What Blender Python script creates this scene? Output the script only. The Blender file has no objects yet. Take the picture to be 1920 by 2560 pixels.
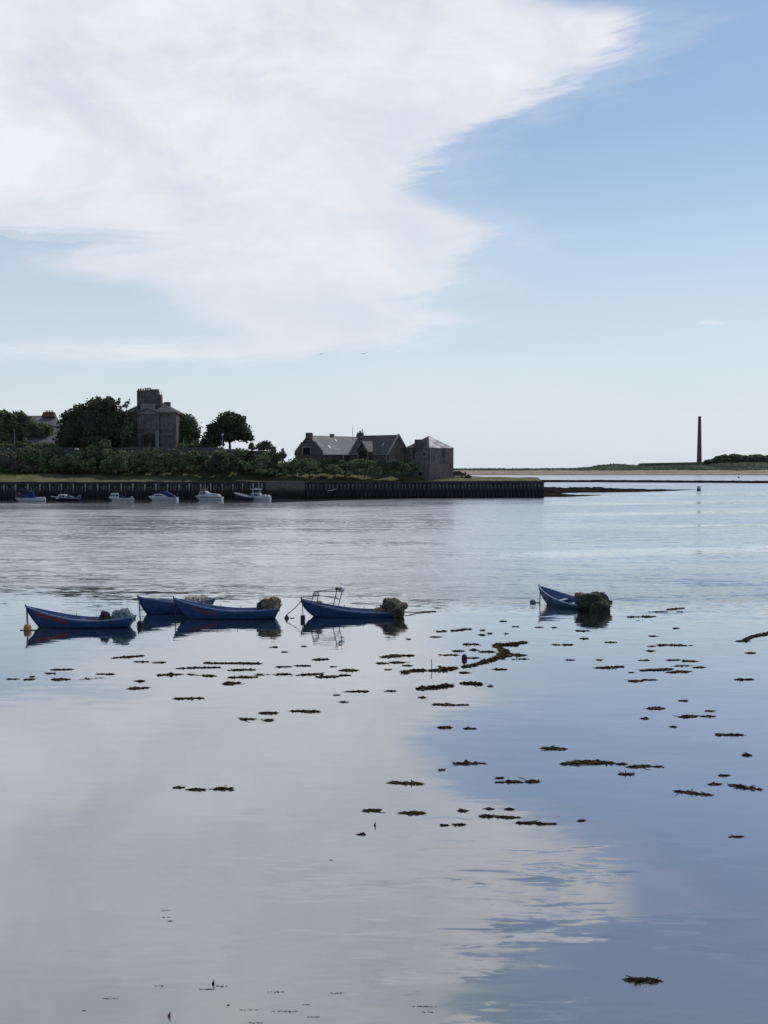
import bpy, math, random
from mathutils import Vector, Matrix, noise as mnoise

C = bpy.context.scene.collection
scene = bpy.context.scene
R = math.radians
rng = random.Random(7)

# ------------------------------------------------------------------ camera
CAM_H, FPX, HORIZ = 9.0, 3000.0, 1166.0          # eye height (m), focal length in photo pixels, horizon row
PITCH = math.atan((1280 - HORIZ) / FPX)
cam_d = bpy.data.cameras.new('camera')
cam = bpy.data.objects.new('camera', cam_d)
C.objects.link(cam)
cam.location = (0, 0, CAM_H)
cam.rotation_euler = (math.pi / 2 - PITCH, 0, 0)
cam_d.sensor_fit = 'VERTICAL'
cam_d.sensor_height = 36.0
cam_d.lens = FPX / 2560 * 36.0
cam_d.clip_start = 0.5
cam_d.clip_end = 60000
scene.camera = cam

scene.view_settings.view_transform = 'Standard'
scene.view_settings.look = 'None'
scene.view_settings.exposure = 0.0
scene.view_settings.gamma = 1.0
scene.view_settings.use_curve_mapping = False
scene.render.engine = 'CYCLES'
scene.cycles.use_denoising = True
scene.cycles.max_bounces = 6
scene.cycles.diffuse_bounces = 3
scene.cycles.glossy_bounces = 3

def ray(px, py):
    x, v = (px - 960) / FPX, (1280 - py) / FPX
    cp, sp = math.cos(PITCH), math.sin(PITCH)
    return Vector((x, cp + v * sp, -sp + v * cp))

def at(px, py, Y):                                # the point seen at photo pixel (px, py) and Y metres out
    d = ray(px, py)
    d = d * (Y / d.y)
    return Vector((d.x, Y, CAM_H + d.z))

def ground(px, py, z=0.0):
    d = ray(px, py)
    d = d * ((z - CAM_H) / d.z)
    return Vector((d.x, d.y, z))

def smooth(a, b, x):
    t = min(1, max(0, (x - a) / (b - a)))
    return t * t * (3 - 2 * t)

# ------------------------------------------------------------------ node helpers
class NT:
    def __init__(s, tree):
        s.t = tree
        s.n = tree.nodes
        s.l = tree.links
    def put(s, sock, v):
        if isinstance(v, bpy.types.NodeSocket):
            s.l.new(v, sock)
        else:
            if sock.type == 'RGBA' and len(v) == 3:
                v = (*v, 1)
            sock.default_value = v
    def math(s, op, *a, clamp=False):
        n = s.n.new('ShaderNodeMath')
        n.operation = op
        n.use_clamp = clamp
        for i, v in enumerate(a):
            s.put(n.inputs[i], v)
        return n.outputs[0]
    def mapr(s, v, a, b, c=0.0, d=1.0, kind='SMOOTHSTEP'):
        n = s.n.new('ShaderNodeMapRange')
        n.interpolation_type = kind
        for i, q in enumerate((v, a, b, c, d)):
            s.put(n.inputs[i], q)
        return n.outputs[0]
    def mix(s, f, a, b, mode='MIX'):
        n = s.n.new('ShaderNodeMix')
        n.data_type = 'RGBA'
        n.blend_type = mode
        n.clamp_factor = True
        s.put(n.inputs[0], f)
        s.put(n.inputs[6], a)
        s.put(n.inputs[7], b)
        return n.outputs[2]
    def xyz(s, x, y, z):
        n = s.n.new('ShaderNodeCombineXYZ')
        for i, v in enumerate((x, y, z)):
            s.put(n.inputs[i], v)
        return n.outputs[0]
    def sep(s, v):
        n = s.n.new('ShaderNodeSeparateXYZ')
        s.put(n.inputs[0], v)
        return n.outputs
    def noise(s, vec, scale=1.0, detail=3.0, rough=0.55, dist=0.0, dims='3D'):
        n = s.n.new('ShaderNodeTexNoise')
        n.noise_dimensions = dims
        if vec is not None:
            s.put(n.inputs['Vector'], vec)
        n.inputs['Scale'].default_value = scale
        n.inputs['Detail'].default_value = detail
        n.inputs['Roughness'].default_value = rough
        n.inputs['Distortion'].default_value = dist
        return n.outputs
    def vscale(s, v, k):
        n = s.n.new('ShaderNodeVectorMath')
        n.operation = 'MULTIPLY'
        s.put(n.inputs[0], v)
        n.inputs[1].default_value = k
        return n.outputs[0]
    def curve(s, v, pts):
        n = s.n.new('ShaderNodeFloatCurve')
        c = n.mapping.curves[0]
        while len(c.points) > 2:
            c.points.remove(c.points[1])
        pts = sorted(pts)
        c.points[0].location = pts[0]
        c.points[1].location = pts[-1]
        for p in pts[1:-1]:
            c.points.new(*p)
        for p in c.points:
            p.handle_type = 'AUTO_CLAMPED'
        n.mapping.update()
        s.put(n.inputs[1], v)
        return n.outputs[0]

# ------------------------------------------------------------------ sun and sky
SUN_EL, SUN_AZ = R(57), R(45)
sun_d = bpy.data.lights.new('sun', 'SUN')
sun_d.energy = 2.3
sun_d.angle = R(0.6)
sun_d.color = (1.0, 0.95, 0.88)
sun = bpy.data.objects.new('sun', sun_d)
C.objects.link(sun)
sdir = Vector((math.sin(SUN_AZ) * math.cos(SUN_EL), math.cos(SUN_AZ) * math.cos(SUN_EL), math.sin(SUN_EL)))
sun.rotation_euler = sdir.to_track_quat('Z', 'Y').to_euler()
sun.location = (60, 60, 120)

world = bpy.data.worlds.new('World')
scene.world = world
world.use_nodes = True
W = NT(world.node_tree)
W.n.clear()
wout = W.n.new('ShaderNodeOutputWorld')
bg = W.n.new('ShaderNodeBackground')
W.l.new(bg.outputs[0], wout.inputs[0])
SKY_S = 0.10
bg.inputs[1].default_value = SKY_S
sky = W.n.new('ShaderNodeTexSky')
sky.sky_type = 'NISHITA'
sky.sun_disc = False
sky.sun_elevation = SUN_EL
sky.sun_rotation = SUN_AZ
sky.altitude = 0
sky.air_density = 1.0
sky.dust_density = 0.6
sky.ozone_density = 1.0
tc = W.n.new('ShaderNodeTexCoord')
dx, dy, dz = W.sep(tc.outputs['Generated'])
D = 180 / math.pi
az = W.math('MULTIPLY', W.math('ARCTAN2', dx, dy), D)
el = W.math('MULTIPLY', W.math('ARCSINE', dz), D)

def sky_deg(px, py):                              # photo position -> (azimuth, elevation) of that spot of sky
    d = ray(px * 1.1573, py * 1.1573).normalized()
    return math.degrees(math.atan2(d.x, d.y)), math.degrees(math.asin(d.z))

def edge(pts, sgn):
    out = []
    for y, x in pts:
        a, e = sky_deg(x, y)
        out.append((min(1, max(0, e / 40)), min(1, max(0, (a + 40) / 80))))
    return out

right_pts = [(-700, 800), (-350, 920), (-225, 1000), (-120, 1100), (-30, 1180), (5, 1230), (22, 1400), (45, 1430), (75, 1420),
             (105, 1395), (150, 1300), (200, 1215), (250, 1120), (290, 1015), (330, 975), (370, 945), (400, 912),
             (420, 915), (440, 970), (470, 1040), (500, 1092), (520, 1088), (545, 1050), (575, 1035), (605, 1015), (640, 985),
             (657, 900), (675, 1000), (690, 1045), (705, 985), (725, 930), (745, 870), (765, 720), (780, 520), (800, 100), (830, -300)]
left_pts = [(-700, -700), (440, -700), (462, -320), (478, -60), (490, 120), (503, 300), (514, 360), (526, 300), (542, 110), (562, 70),
            (580, 80), (600, 180), (620, 330), (645, 350), (670, 360), (695, 410), (715, 490), (728, 500), (742, 300),
            (757, -100), (770, 100), (785, 450), (800, 800)]
svec = W.xyz(W.math('MULTIPLY', az, 0.10), W.math('MULTIPLY', el, 0.32), 0.0)
n_edge = W.math('SUBTRACT', W.noise(svec, 1.6, 5, 0.6, 0.4)[0], 0.5)
n_fine = W.math('SUBTRACT', W.noise(W.xyz(W.math('MULTIPLY', az, 0.3), W.math('MULTIPLY', W.math('ADD', el, W.math('MULTIPLY', az, -0.16)), 1.5), 3.0), 1.0, 6, 0.62, 0.8)[0], 0.5)
jit = W.math('ADD', W.math('MULTIPLY', n_edge, 3.0), W.math('MULTIPLY', n_fine, 3.4))
elj = W.math('ADD', el, W.math('ADD', W.math('MULTIPLY', n_edge, 1.0), W.math('MULTIPLY', n_fine, 0.9)))
def side_masks(off):
    e = W.math('DIVIDE', W.math('ADD', elj, off), 40.0, clamp=True)
    aR = W.math('SUBTRACT', W.math('MULTIPLY', W.curve(e, edge(right_pts, 1)), 80.0), 40.0)
    aL = W.math('SUBTRACT', W.math('MULTIPLY', W.curve(e, edge(left_pts, -1)), 80.0), 40.0)
    r_ = W.mapr(W.math('SUBTRACT', W.math('ADD', aR, jit), az), -1.0, 2.3)
    v_ = W.mapr(W.math('SUBTRACT', W.math('ADD', aR, W.math('MULTIPLY', jit, 1.6)), az), -4.2, 1.0)
    l_ = W.mapr(W.math('SUBTRACT', az, W.math('ADD', aL, jit)), -1.8, 2.8)
    return r_, v_, l_
mm = [side_masks(o) for o in (-0.26, 0.0, 0.26)]
avg = lambda k: W.math('MULTIPLY', W.math('ADD', W.math('ADD', mm[0][k], mm[1][k]), mm[2][k]), 1 / 3)
mR, veil, mL = avg(0), avg(1), avg(2)
mL = W.mapr(mL, 0.0, 1.0, 0.16, 1.0, 'LINEAR')
back = W.mapr(az, -165.0, -95.0)
core = W.math('MULTIPLY', W.math('MULTIPLY', mR, mL), back)
n_body = W.noise(W.xyz(W.math('MULTIPLY', W.math('ADD', az, W.math('MULTIPLY', el, 0.5)), 0.10), W.math('MULTIPLY', W.math('SUBTRACT', el, W.math('MULTIPLY', az, 0.10)), 0.22), 7.0), 1.0, 5, 0.6, 0.5)[0]
dens = W.mapr(n_body, 0.30, 0.60, 0.75, 1.0)
low = W.mapr(el, 4.0, 12.0, 0.80, 1.0)              # the low streaks are thinner
dens = W.math('MULTIPLY', W.math('MULTIPLY', core, dens), low)
v2 = W.math('MULTIPLY', W.math('MULTIPLY', W.math('MULTIPLY', veil, mL), back), 0.22)
dens = W.math('MAXIMUM', dens, v2)
# thin high cirrus elsewhere in the sky
cir = W.noise(W.xyz(W.math('MULTIPLY', az, 0.035), W.math('MULTIPLY', el, 0.11), 11.0), 1.0, 6, 0.62, 0.7)[0]
cir = W.math('MULTIPLY', W.mapr(cir, 0.50, 0.80), 0.30)
dens = W.math('MAXIMUM', dens, cir)
wa, we = sky_deg(1540, 697)                         # one small wisp low on the right
wd = W.math('ADD', W.math('POWER', W.math('DIVIDE', W.math('SUBTRACT', az, wa), 0.75), 2.0), W.math('POWER', W.math('DIVIDE', W.math('ADD', W.math('SUBTRACT', el, we), W.math('MULTIPLY', n_fine, 0.5)), 0.16), 2.0))
dens = W.math('MAXIMUM', dens, W.math('MULTIPLY', W.mapr(wd, 1.0, 0.0), 0.55))
n_sh = W.noise(W.xyz(W.math('MULTIPLY', az, 0.14), W.math('MULTIPLY', el, 0.20), 19.0), 1.0, 4, 0.6, 0.6)[0]
cloud_c = W.mix(W.mapr(n_sh, 0.33, 0.66), (0.735 / SKY_S, 0.775 / SKY_S, 0.845 / SKY_S), (0.85 / SKY_S, 0.87 / SKY_S, 0.905 / SKY_S))
# sea haze towards the horizon
hz = W.mapr(el, -2.0, 17.0, 1.0, 0.0, 'SMOOTHSTEP')
nish = W.mix(1.0, sky.outputs[0], (1.06, 1.078, 1.08), 'MULTIPLY')
base = W.mix(W.math('MULTIPLY', hz, 0.92), nish, (0.66 / SKY_S, 0.745 / SKY_S, 0.845 / SKY_S))
W.l.new(W.mix(dens, base, cloud_c), bg.inputs[0])

# ------------------------------------------------------------------ materials
def new_mat(name):
    m = bpy.data.materials.new(name)
    m.use_nodes = True
    t = NT(m.node_tree)
    b = m.node_tree.nodes['Principled BSDF']
    return m, t, b

def mat(name, c1, c2, scale=1.0, rough=0.75, bump=0.0, stretch=(1, 1, 1), lo=0.35, hi=0.65, c3=None, metal=0.0, detail=4):
    """two-tone mottled surface in object space, an optional third colour for stains, optional relief in metres"""
    m, t, b = new_mat(name)
    co = t.n.new('ShaderNodeTexCoord').outputs['Object']
    v = t.vscale(co, stretch)
    n = t.noise(v, scale, detail, 0.6)
    col = t.mix(t.mapr(n[0], lo, hi), c1, c2)
    if c3:
        n2 = t.noise(v, scale * 0.37, 3, 0.6, 0.6)
        col = t.mix(t.mapr(n2[0], 0.52, 0.66), col, c3)
    t.put(b.inputs['Base Color'], col)
    b.inputs['Roughness'].default_value = rough
    b.inputs['Metallic'].default_value = metal
    b.inputs['Specular IOR Level'].default_value = 0.3
    if bump:
        bn = t.n.new('ShaderNodeBump')
        bn.inputs['Distance'].default_value = bump
        t.l.new(n[0], bn.inputs['Height'])
        t.l.new(bn.outputs[0], b.inputs['Normal'])
    return m

def masonry(name, c1, c2, mortar, sc=1.0, stain=(0.03, 0.03, 0.028), bump=0.03):
    m, t, b = new_mat(name)
    co = t.n.new('ShaderNodeTexCoord').outputs['Object']
    x, y, z = t.sep(co)
    br = t.n.new('ShaderNodeTexBrick')
    t.put(br.inputs['Vector'], t.xyz(t.math('ADD', x, y), z, 0.0))
    br.inputs['Scale'].default_value = sc
    br.inputs['Color1'].default_value = (*c1, 1)
    br.inputs['Color2'].default_value = (*c2, 1)
    br.inputs['Mortar'].default_value = (*mortar, 1)
    br.inputs['Mortar Size'].default_value = 0.03
    br.inputs['Bias'].default_value = 0.0
    br.inputs['Brick Width'].default_value = 0.75
    br.inputs['Row Height'].default_value = 0.36
    n = t.noise(co, 0.55, 5, 0.65, 0.5)
    n2 = t.noise(t.vscale(co, (1.2, 1.2, 0.25)), 0.9, 4, 0.6)
    col = t.mix(t.mapr(n[0], 0.42, 0.68, 0, 0.55), br.outputs[0], stain)
    col = t.mix(t.mapr(n2[0], 0.55, 0.75, 0, 0.5), col, stain)
    t.put(b.inputs['Base Color'], col)
    b.inputs['Roughness'].default_value = 0.9
    b.inputs['Specular IOR Level'].default_value = 0.2
    bn = t.n.new('ShaderNodeBump')
    bn.inputs['Distance'].default_value = bump
    t.l.new(t.math('ADD', br.outputs[1], t.math('MULTIPLY', n[0], -1.5)), bn.inputs['Height'])
    t.l.new(bn.outputs[0], b.inputs['Normal'])
    return m

M = {}
M['sandstone'] = masonry('weathered sandstone', (0.163, 0.1416, 0.1319), (0.2119, 0.1845, 0.1682), (0.0978, 0.0858, 0.0818))
M['sandstone_trim'] = mat('sandstone dressings', (0.2135, 0.1966, 0.1819), (0.2668, 0.248, 0.2261), 0.8, 0.9)
M['dark_stone'] = masonry('dark rubble stone', (0.1235, 0.1092, 0.0997), (0.1805, 0.1568, 0.1425), (0.076, 0.0712, 0.0665))
M['red_stone'] = masonry('red brown rubble', (0.207, 0.1617, 0.1442), (0.252, 0.196, 0.1751), (0.117, 0.098, 0.0927))
M['red_brick'] = masonry('red brick', (0.221, 0.1216, 0.1056), (0.1658, 0.1001, 0.0894), (0.1547, 0.1573, 0.1625), 2.0)
M['wall_stone'] = masonry('grey garden wall stone', (0.14, 0.145, 0.14), (0.20, 0.20, 0.19), (0.09, 0.09, 0.085))
M['slate'] = mat('grey slate', (0.0861, 0.0861, 0.096), (0.1325, 0.1292, 0.1358), 0.9, 0.62, 0.01, (1, 1, 1), 0.35, 0.7, (0.1788, 0.1755, 0.1722))
M['slate_dark'] = mat('dark slate', (0.045, 0.0432, 0.051), (0.072, 0.069, 0.078), 0.9, 0.7)
M['slate_lead'] = mat('patched slate and lead', (0.128, 0.132, 0.136), (0.44, 0.448, 0.464), 0.55, 0.55, 0.0, (1, 1, 1.4), 0.50, 0.54)
M['window'] = mat('dark window glass', (0.012, 0.014, 0.018), (0.02, 0.022, 0.028), 1.0, 0.15)
M['black_paint'] = mat('black paint', (0.015, 0.015, 0.018), (0.03, 0.03, 0.032), 2.0, 0.6)
M['trunk'] = mat('bark', (0.05, 0.042, 0.035), (0.09, 0.078, 0.065), 2.0, 0.95)
M['iron'] = mat('grey painted iron', (0.22, 0.23, 0.24), (0.30, 0.31, 0.32), 1.5, 0.6)
M['pot'] = mat('clay pot', (0.20, 0.13, 0.10), (0.26, 0.19, 0.15), 2, 0.8)

def leaf_mat(name, c1, c2, c3, s=0.35, trans=0.2):
    m, t, b = new_mat(name)
    co = t.n.new('ShaderNodeTexCoord').outputs['Object']
    n = t.noise(co, s, 3, 0.6)
    n2 = t.noise(co, s * 6, 2, 0.6)
    col = t.mix(t.mapr(n[0], 0.35, 0.65), c1, c2)
    col = t.mix(t.mapr(n2[0], 0.5, 0.72, 0, 0.8), col, c3)
    t.put(b.inputs['Base Color'], col)
    b.inputs['Roughness'].default_value = 0.7
    b.inputs['Specular IOR Level'].default_value = 0.15
    if trans:
        tr = t.n.new('ShaderNodeBsdfTranslucent')
        t.put(tr.inputs['Color'], t.mix(1.0, col, (1.15, 1.25, 0.7), 'MULTIPLY'))
        mx = t.n.new('ShaderNodeMixShader')
        mx.inputs[0].default_value = trans
        t.l.new(b.outputs[0], mx.inputs[1])
        t.l.new(tr.outputs[0], mx.inputs[2])
        t.l.new(mx.outputs[0], t.n['Material Output'].inputs[0])
    return m
M['leaf_dark'] = leaf_mat('dark tree leaves', (0.0425, 0.0597, 0.0413), (0.0695, 0.0913, 0.059), (0.1063, 0.1264, 0.0786))
M['leaf_mid'] = leaf_mat('mid green leaves', (0.079, 0.1121, 0.0652), (0.1283, 0.175, 0.0904), (0.1973, 0.2354, 0.1256))
M['leaf_shrub'] = leaf_mat('shrub leaves', (0.0758, 0.1103, 0.0669), (0.1466, 0.1929, 0.1029), (0.2273, 0.271, 0.1492), 0.28)
M['leaf_brown'] = leaf_mat('twiggy brown scrub', (0.1014, 0.0913, 0.0811), (0.1436, 0.1318, 0.1115), (0.169, 0.169, 0.1268))
M['leaf_far'] = leaf_mat('far scrub leaves', (0.095, 0.1268, 0.095), (0.1478, 0.1859, 0.131), (0.2007, 0.2323, 0.169), 0.07)
M['weed'] = leaf_mat('bladder wrack', (0.0271, 0.0174, 0.011), (0.0524, 0.0328, 0.0166), (0.0889, 0.0655, 0.0239), 1.2)
M['weed_olive'] = leaf_mat('olive wrack', (0.0336, 0.0238, 0.0113), (0.0698, 0.0527, 0.0178), (0.1118, 0.0894, 0.0275), 1.2)

M['hull_blue'] = mat('blue boat paint', (0.018, 0.062, 0.17), (0.030, 0.095, 0.24), 1.6, 0.42, 0.003, (0.5, 1, 3), 0.35, 0.7, (0.030, 0.060, 0.12))
M['hull_blue_light'] = mat('faded blue boat paint', (0.035, 0.13, 0.26), (0.055, 0.17, 0.31), 1.6, 0.45, 0.003, (0.5, 1, 3), 0.35, 0.7, (0.05, 0.10, 0.17))
M['rail_blue'] = mat('pale blue gunwale paint', (0.08, 0.14, 0.26), (0.16, 0.22, 0.34), 2.5, 0.45)
M['boat_inside'] = mat('worn blue boat inside', (0.06, 0.11, 0.20), (0.13, 0.19, 0.30), 2.0, 0.7)
M['thwart'] = mat('pale painted bench', (0.30, 0.36, 0.42), (0.42, 0.47, 0.52), 2.0, 0.6)
M['rope'] = mat('grey rope', (0.10, 0.09, 0.08), (0.17, 0.16, 0.14), 8, 0.95)
M['rope_dark'] = mat('dark wet rope', (0.035, 0.035, 0.035), (0.06, 0.06, 0.06), 8, 0.9)
M['steel'] = mat('rusty grey steel tube', (0.12, 0.12, 0.13), (0.20, 0.19, 0.18), 3, 0.5)
M['white_float'] = mat('white plastic', (0.62, 0.63, 0.65), (0.75, 0.75, 0.76), 2, 0.4)
M['white_gel'] = mat('white boat gelcoat', (0.432, 0.4464, 0.468), (0.5184, 0.5256, 0.54), 1, 0.35)
M['grey_gel'] = mat('grey hull band', (0.34, 0.36, 0.40), (0.42, 0.44, 0.48), 1, 0.4)
M['navy'] = mat('navy hull paint', (0.010, 0.012, 0.022), (0.018, 0.022, 0.04), 1, 0.4)
M['canvas_blue'] = mat('blue canvas', (0.0084, 0.021, 0.098), (0.014, 0.035, 0.14), 1.2, 0.85)
M['canvas_dull'] = mat('faded blue canvas', (0.05, 0.075, 0.14), (0.08, 0.11, 0.19), 1.2, 0.85)
M['orange'] = mat('worn orange float', (0.32, 0.16, 0.05), (0.44, 0.25, 0.09), 4, 0.7, 0, (1, 1, 1), 0.35, 0.65, (0.16, 0.11, 0.06))
M['dark_float'] = mat('dark rubber float', (0.02, 0.018, 0.035), (0.04, 0.032, 0.055), 3, 0.6)
M['bluegrey_float'] = mat('blue grey float', (0.07, 0.09, 0.17), (0.11, 0.13, 0.22), 3, 0.6)
M['net_cream'] = mat('cream net', (0.30, 0.27, 0.22), (0.50, 0.47, 0.40), 6, 0.95, 0.02, (1, 1, 1), 0.4, 0.6, (0.12, 0.10, 0.08))
M['net_brown'] = mat('brown and green net', (0.12, 0.08, 0.055), (0.22, 0.17, 0.11), 4, 0.95, 0.02, (1, 1, 1), 0.4, 0.6, (0.10, 0.13, 0.06))
M['net_green'] = mat('green net', (0.0188, 0.0375, 0.018), (0.0488, 0.075, 0.0338), 4, 0.95, 0.02, (1, 1, 1), 0.4, 0.6, (0.015, 0.0225, 0.015))
M['net_olive'] = mat('olive net', (0.06, 0.065, 0.04), (0.12, 0.13, 0.07), 4, 0.95, 0.02, (1, 1, 1), 0.4, 0.6, (0.13, 0.08, 0.06))
M['net_teal'] = mat('pale teal net', (0.0936, 0.1584, 0.1512), (0.2016, 0.2736, 0.2592), 4, 0.95, 0.02, (1, 1, 1), 0.4, 0.6, (0.0432, 0.0864, 0.0864))
M['net_rust'] = mat('rust red net', (0.16, 0.07, 0.045), (0.28, 0.15, 0.10), 5, 0.95, 0.02)
M['tar'] = mat('dark brown bundle', (0.025, 0.018, 0.018), (0.055, 0.035, 0.033), 5, 0.9, 0.02)
M['plank'] = mat('old plank', (0.15, 0.11, 0.08), (0.25, 0.20, 0.15), 5, 0.9)
M['sheet_pile'] = mat('dark tarred piling', (0.026, 0.0247, 0.0273), (0.0624, 0.0585, 0.0598), 0.9, 0.85, 0, (1, 1, 0.3))
M['timber_dark'] = mat('black wet timber', (0.0208, 0.0195, 0.0208), (0.0546, 0.0494, 0.0494), 0.8, 0.85, 0, (1.6, 1.6, 0.3))
M['white_feather'] = mat('white feathers', (0.72, 0.73, 0.75), (0.82, 0.82, 0.82), 4, 0.8)
M['grey_feather'] = mat('grey feathers', (0.20, 0.21, 0.23), (0.30, 0.31, 0.33), 4, 0.8)
M['car_paint'] = mat('dark green grey car paint', (0.012, 0.018, 0.020), (0.018, 0.026, 0.028), 0.6, 0.3)
M['rubber'] = mat('tyre rubber', (0.015, 0.015, 0.016), (0.025, 0.025, 0.026), 3, 0.9)
M['cloth_dark'] = mat('dark clothing', (0.018, 0.02, 0.024), (0.03, 0.032, 0.036), 4, 0.9)
M['skin'] = mat('skin', (0.32, 0.2, 0.15), (0.38, 0.24, 0.18), 3, 0.6)
M['fleck_red'] = mat('rusty steel', (0.16, 0.05, 0.03), (0.24, 0.09, 0.05), 3, 0.7)

def timber_tidal(name, dry1, dry2, wet, z_tide, soft=0.9):
    """timber that is bleached above the tide mark and dark with weed below it"""
    m, t, b = new_mat(name)
    co = t.n.new('ShaderNodeTexCoord').outputs['Object']
    z = t.sep(t.n.new('ShaderNodeNewGeometry').outputs['Position'])[2]
    n = t.noise(t.vscale(co, (3, 3, 0.6)), 1.4, 4, 0.6)
    col = t.mix(t.mapr(n[0], 0.3, 0.7), dry1, dry2)
    zz = t.math('ADD', z, t.math('MULTIPLY', t.math('SUBTRACT', n[0], 0.5), 1.6))
    col = t.mix(t.mapr(zz, z_tide - soft, z_tide + soft), wet, col)
    t.put(b.inputs['Base Color'], col)
    b.inputs['Roughness'].default_value = 0.85
    b.inputs['Specular IOR Level'].default_value = 0.2
    return m
M['post'] = timber_tidal('bleached timber post', (0.26, 0.245, 0.25), (0.42, 0.40, 0.40), (0.022, 0.022, 0.022), 2.7)
M['post_low'] = timber_tidal('dull timber pile', (0.10, 0.095, 0.098), (0.17, 0.16, 0.16), (0.016, 0.016, 0.016), 2.7)
M['quay_stone'] = timber_tidal('weedy quay stone', (0.095, 0.085, 0.075), (0.15, 0.135, 0.115), (0.020, 0.020, 0.016), 2.6, 1.2)

def red_scuffed(name, base, lx0, lx1, red):
    """blue paint with a scuffed patch of old red paint along the bow"""
    m, t, b = new_mat(name)
    co = t.n.new('ShaderNodeTexCoord').outputs['Object']
    x, y, z = t.sep(co)
    n = t.noise(t.vscale(co, (0.6, 1, 3.2)), 1.8, 5, 0.65)
    col = t.mix(t.mapr(n[0], 0.35, 0.7), base[0], base[1])
    n2 = t.noise(t.vscale(co, (1.0, 1, 4.0)), 2.2, 5, 0.7)
    u = t.mapr(x, lx0, lx0 + 0.45)
    w = t.mapr(x, lx1, lx1 - 0.7)
    mid = t.math('SUBTRACT', 0.92, t.math('MULTIPLY', x, 0.24))
    zz = t.math('ABSOLUTE', t.math('SUBTRACT', z, mid))
    band = t.mapr(t.math('ADD', zz, t.math('MULTIPLY', t.math('SUBTRACT', n2[0], 0.5), 0.45)), 0.15, 0.06)
    fade = t.noise(t.vscale(co, (1.4, 1, 2.2)), 2.6, 5, 0.7)
    col = t.mix(t.mapr(fade[0], 0.54, 0.70, 0, 0.45), col, (0.085, 0.15, 0.24))
    col = t.mix(t.mapr(fade[0], 0.44, 0.32, 0, 0.55), col, (0.014, 0.030, 0.065))
    k = t.math('MULTIPLY', t.math('MULTIPLY', u, w), t.math('MULTIPLY', band, red))
    col = t.mix(k, col, (0.27, 0.055, 0.035))
    grime = t.mapr(t.math('ADD', z, t.math('MULTIPLY', t.math('SUBTRACT', n2[0], 0.5), 0.2)), 0.14, -0.02)
    col = t.mix(t.math('MULTIPLY', grime, 0.8), col, (0.018, 0.026, 0.024))
    t.put(b.inputs['Base Color'], col)
    b.inputs['Roughness'].default_value = 0.45
    bn = t.n.new('ShaderNodeBump')
    bn.inputs['Distance'].default_value = 0.004
    t.l.new(n2[0], bn.inputs['Height'])
    t.l.new(bn.outputs[0], b.inputs['Normal'])
    return m
BLUE = ((0.012, 0.060, 0.155), (0.026, 0.098, 0.225))
BLUE2 = ((0.020, 0.078, 0.165), (0.034, 0.108, 0.21))
M['hull_1'] = red_scuffed('blue hull with red bow scuffs', BLUE, 0.35, 2.75, 0.95)
M['hull_3'] = red_scuffed('blue hull with faint red scuffs', BLUE, 0.9, 3.0, 0.5)
M['hull_plain'] = red_scuffed('plain blue hull', BLUE, 0.9, 3.0, 0.0)
M['hull_4'] = red_scuffed('bright blue hull', ((0.013, 0.058, 0.165), (0.024, 0.085, 0.21)), 0.9, 3.0, 0.0)
M['hull_5'] = red_scuffed('faded blue hull', BLUE2, 0.9, 3.0, 0.0)

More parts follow.
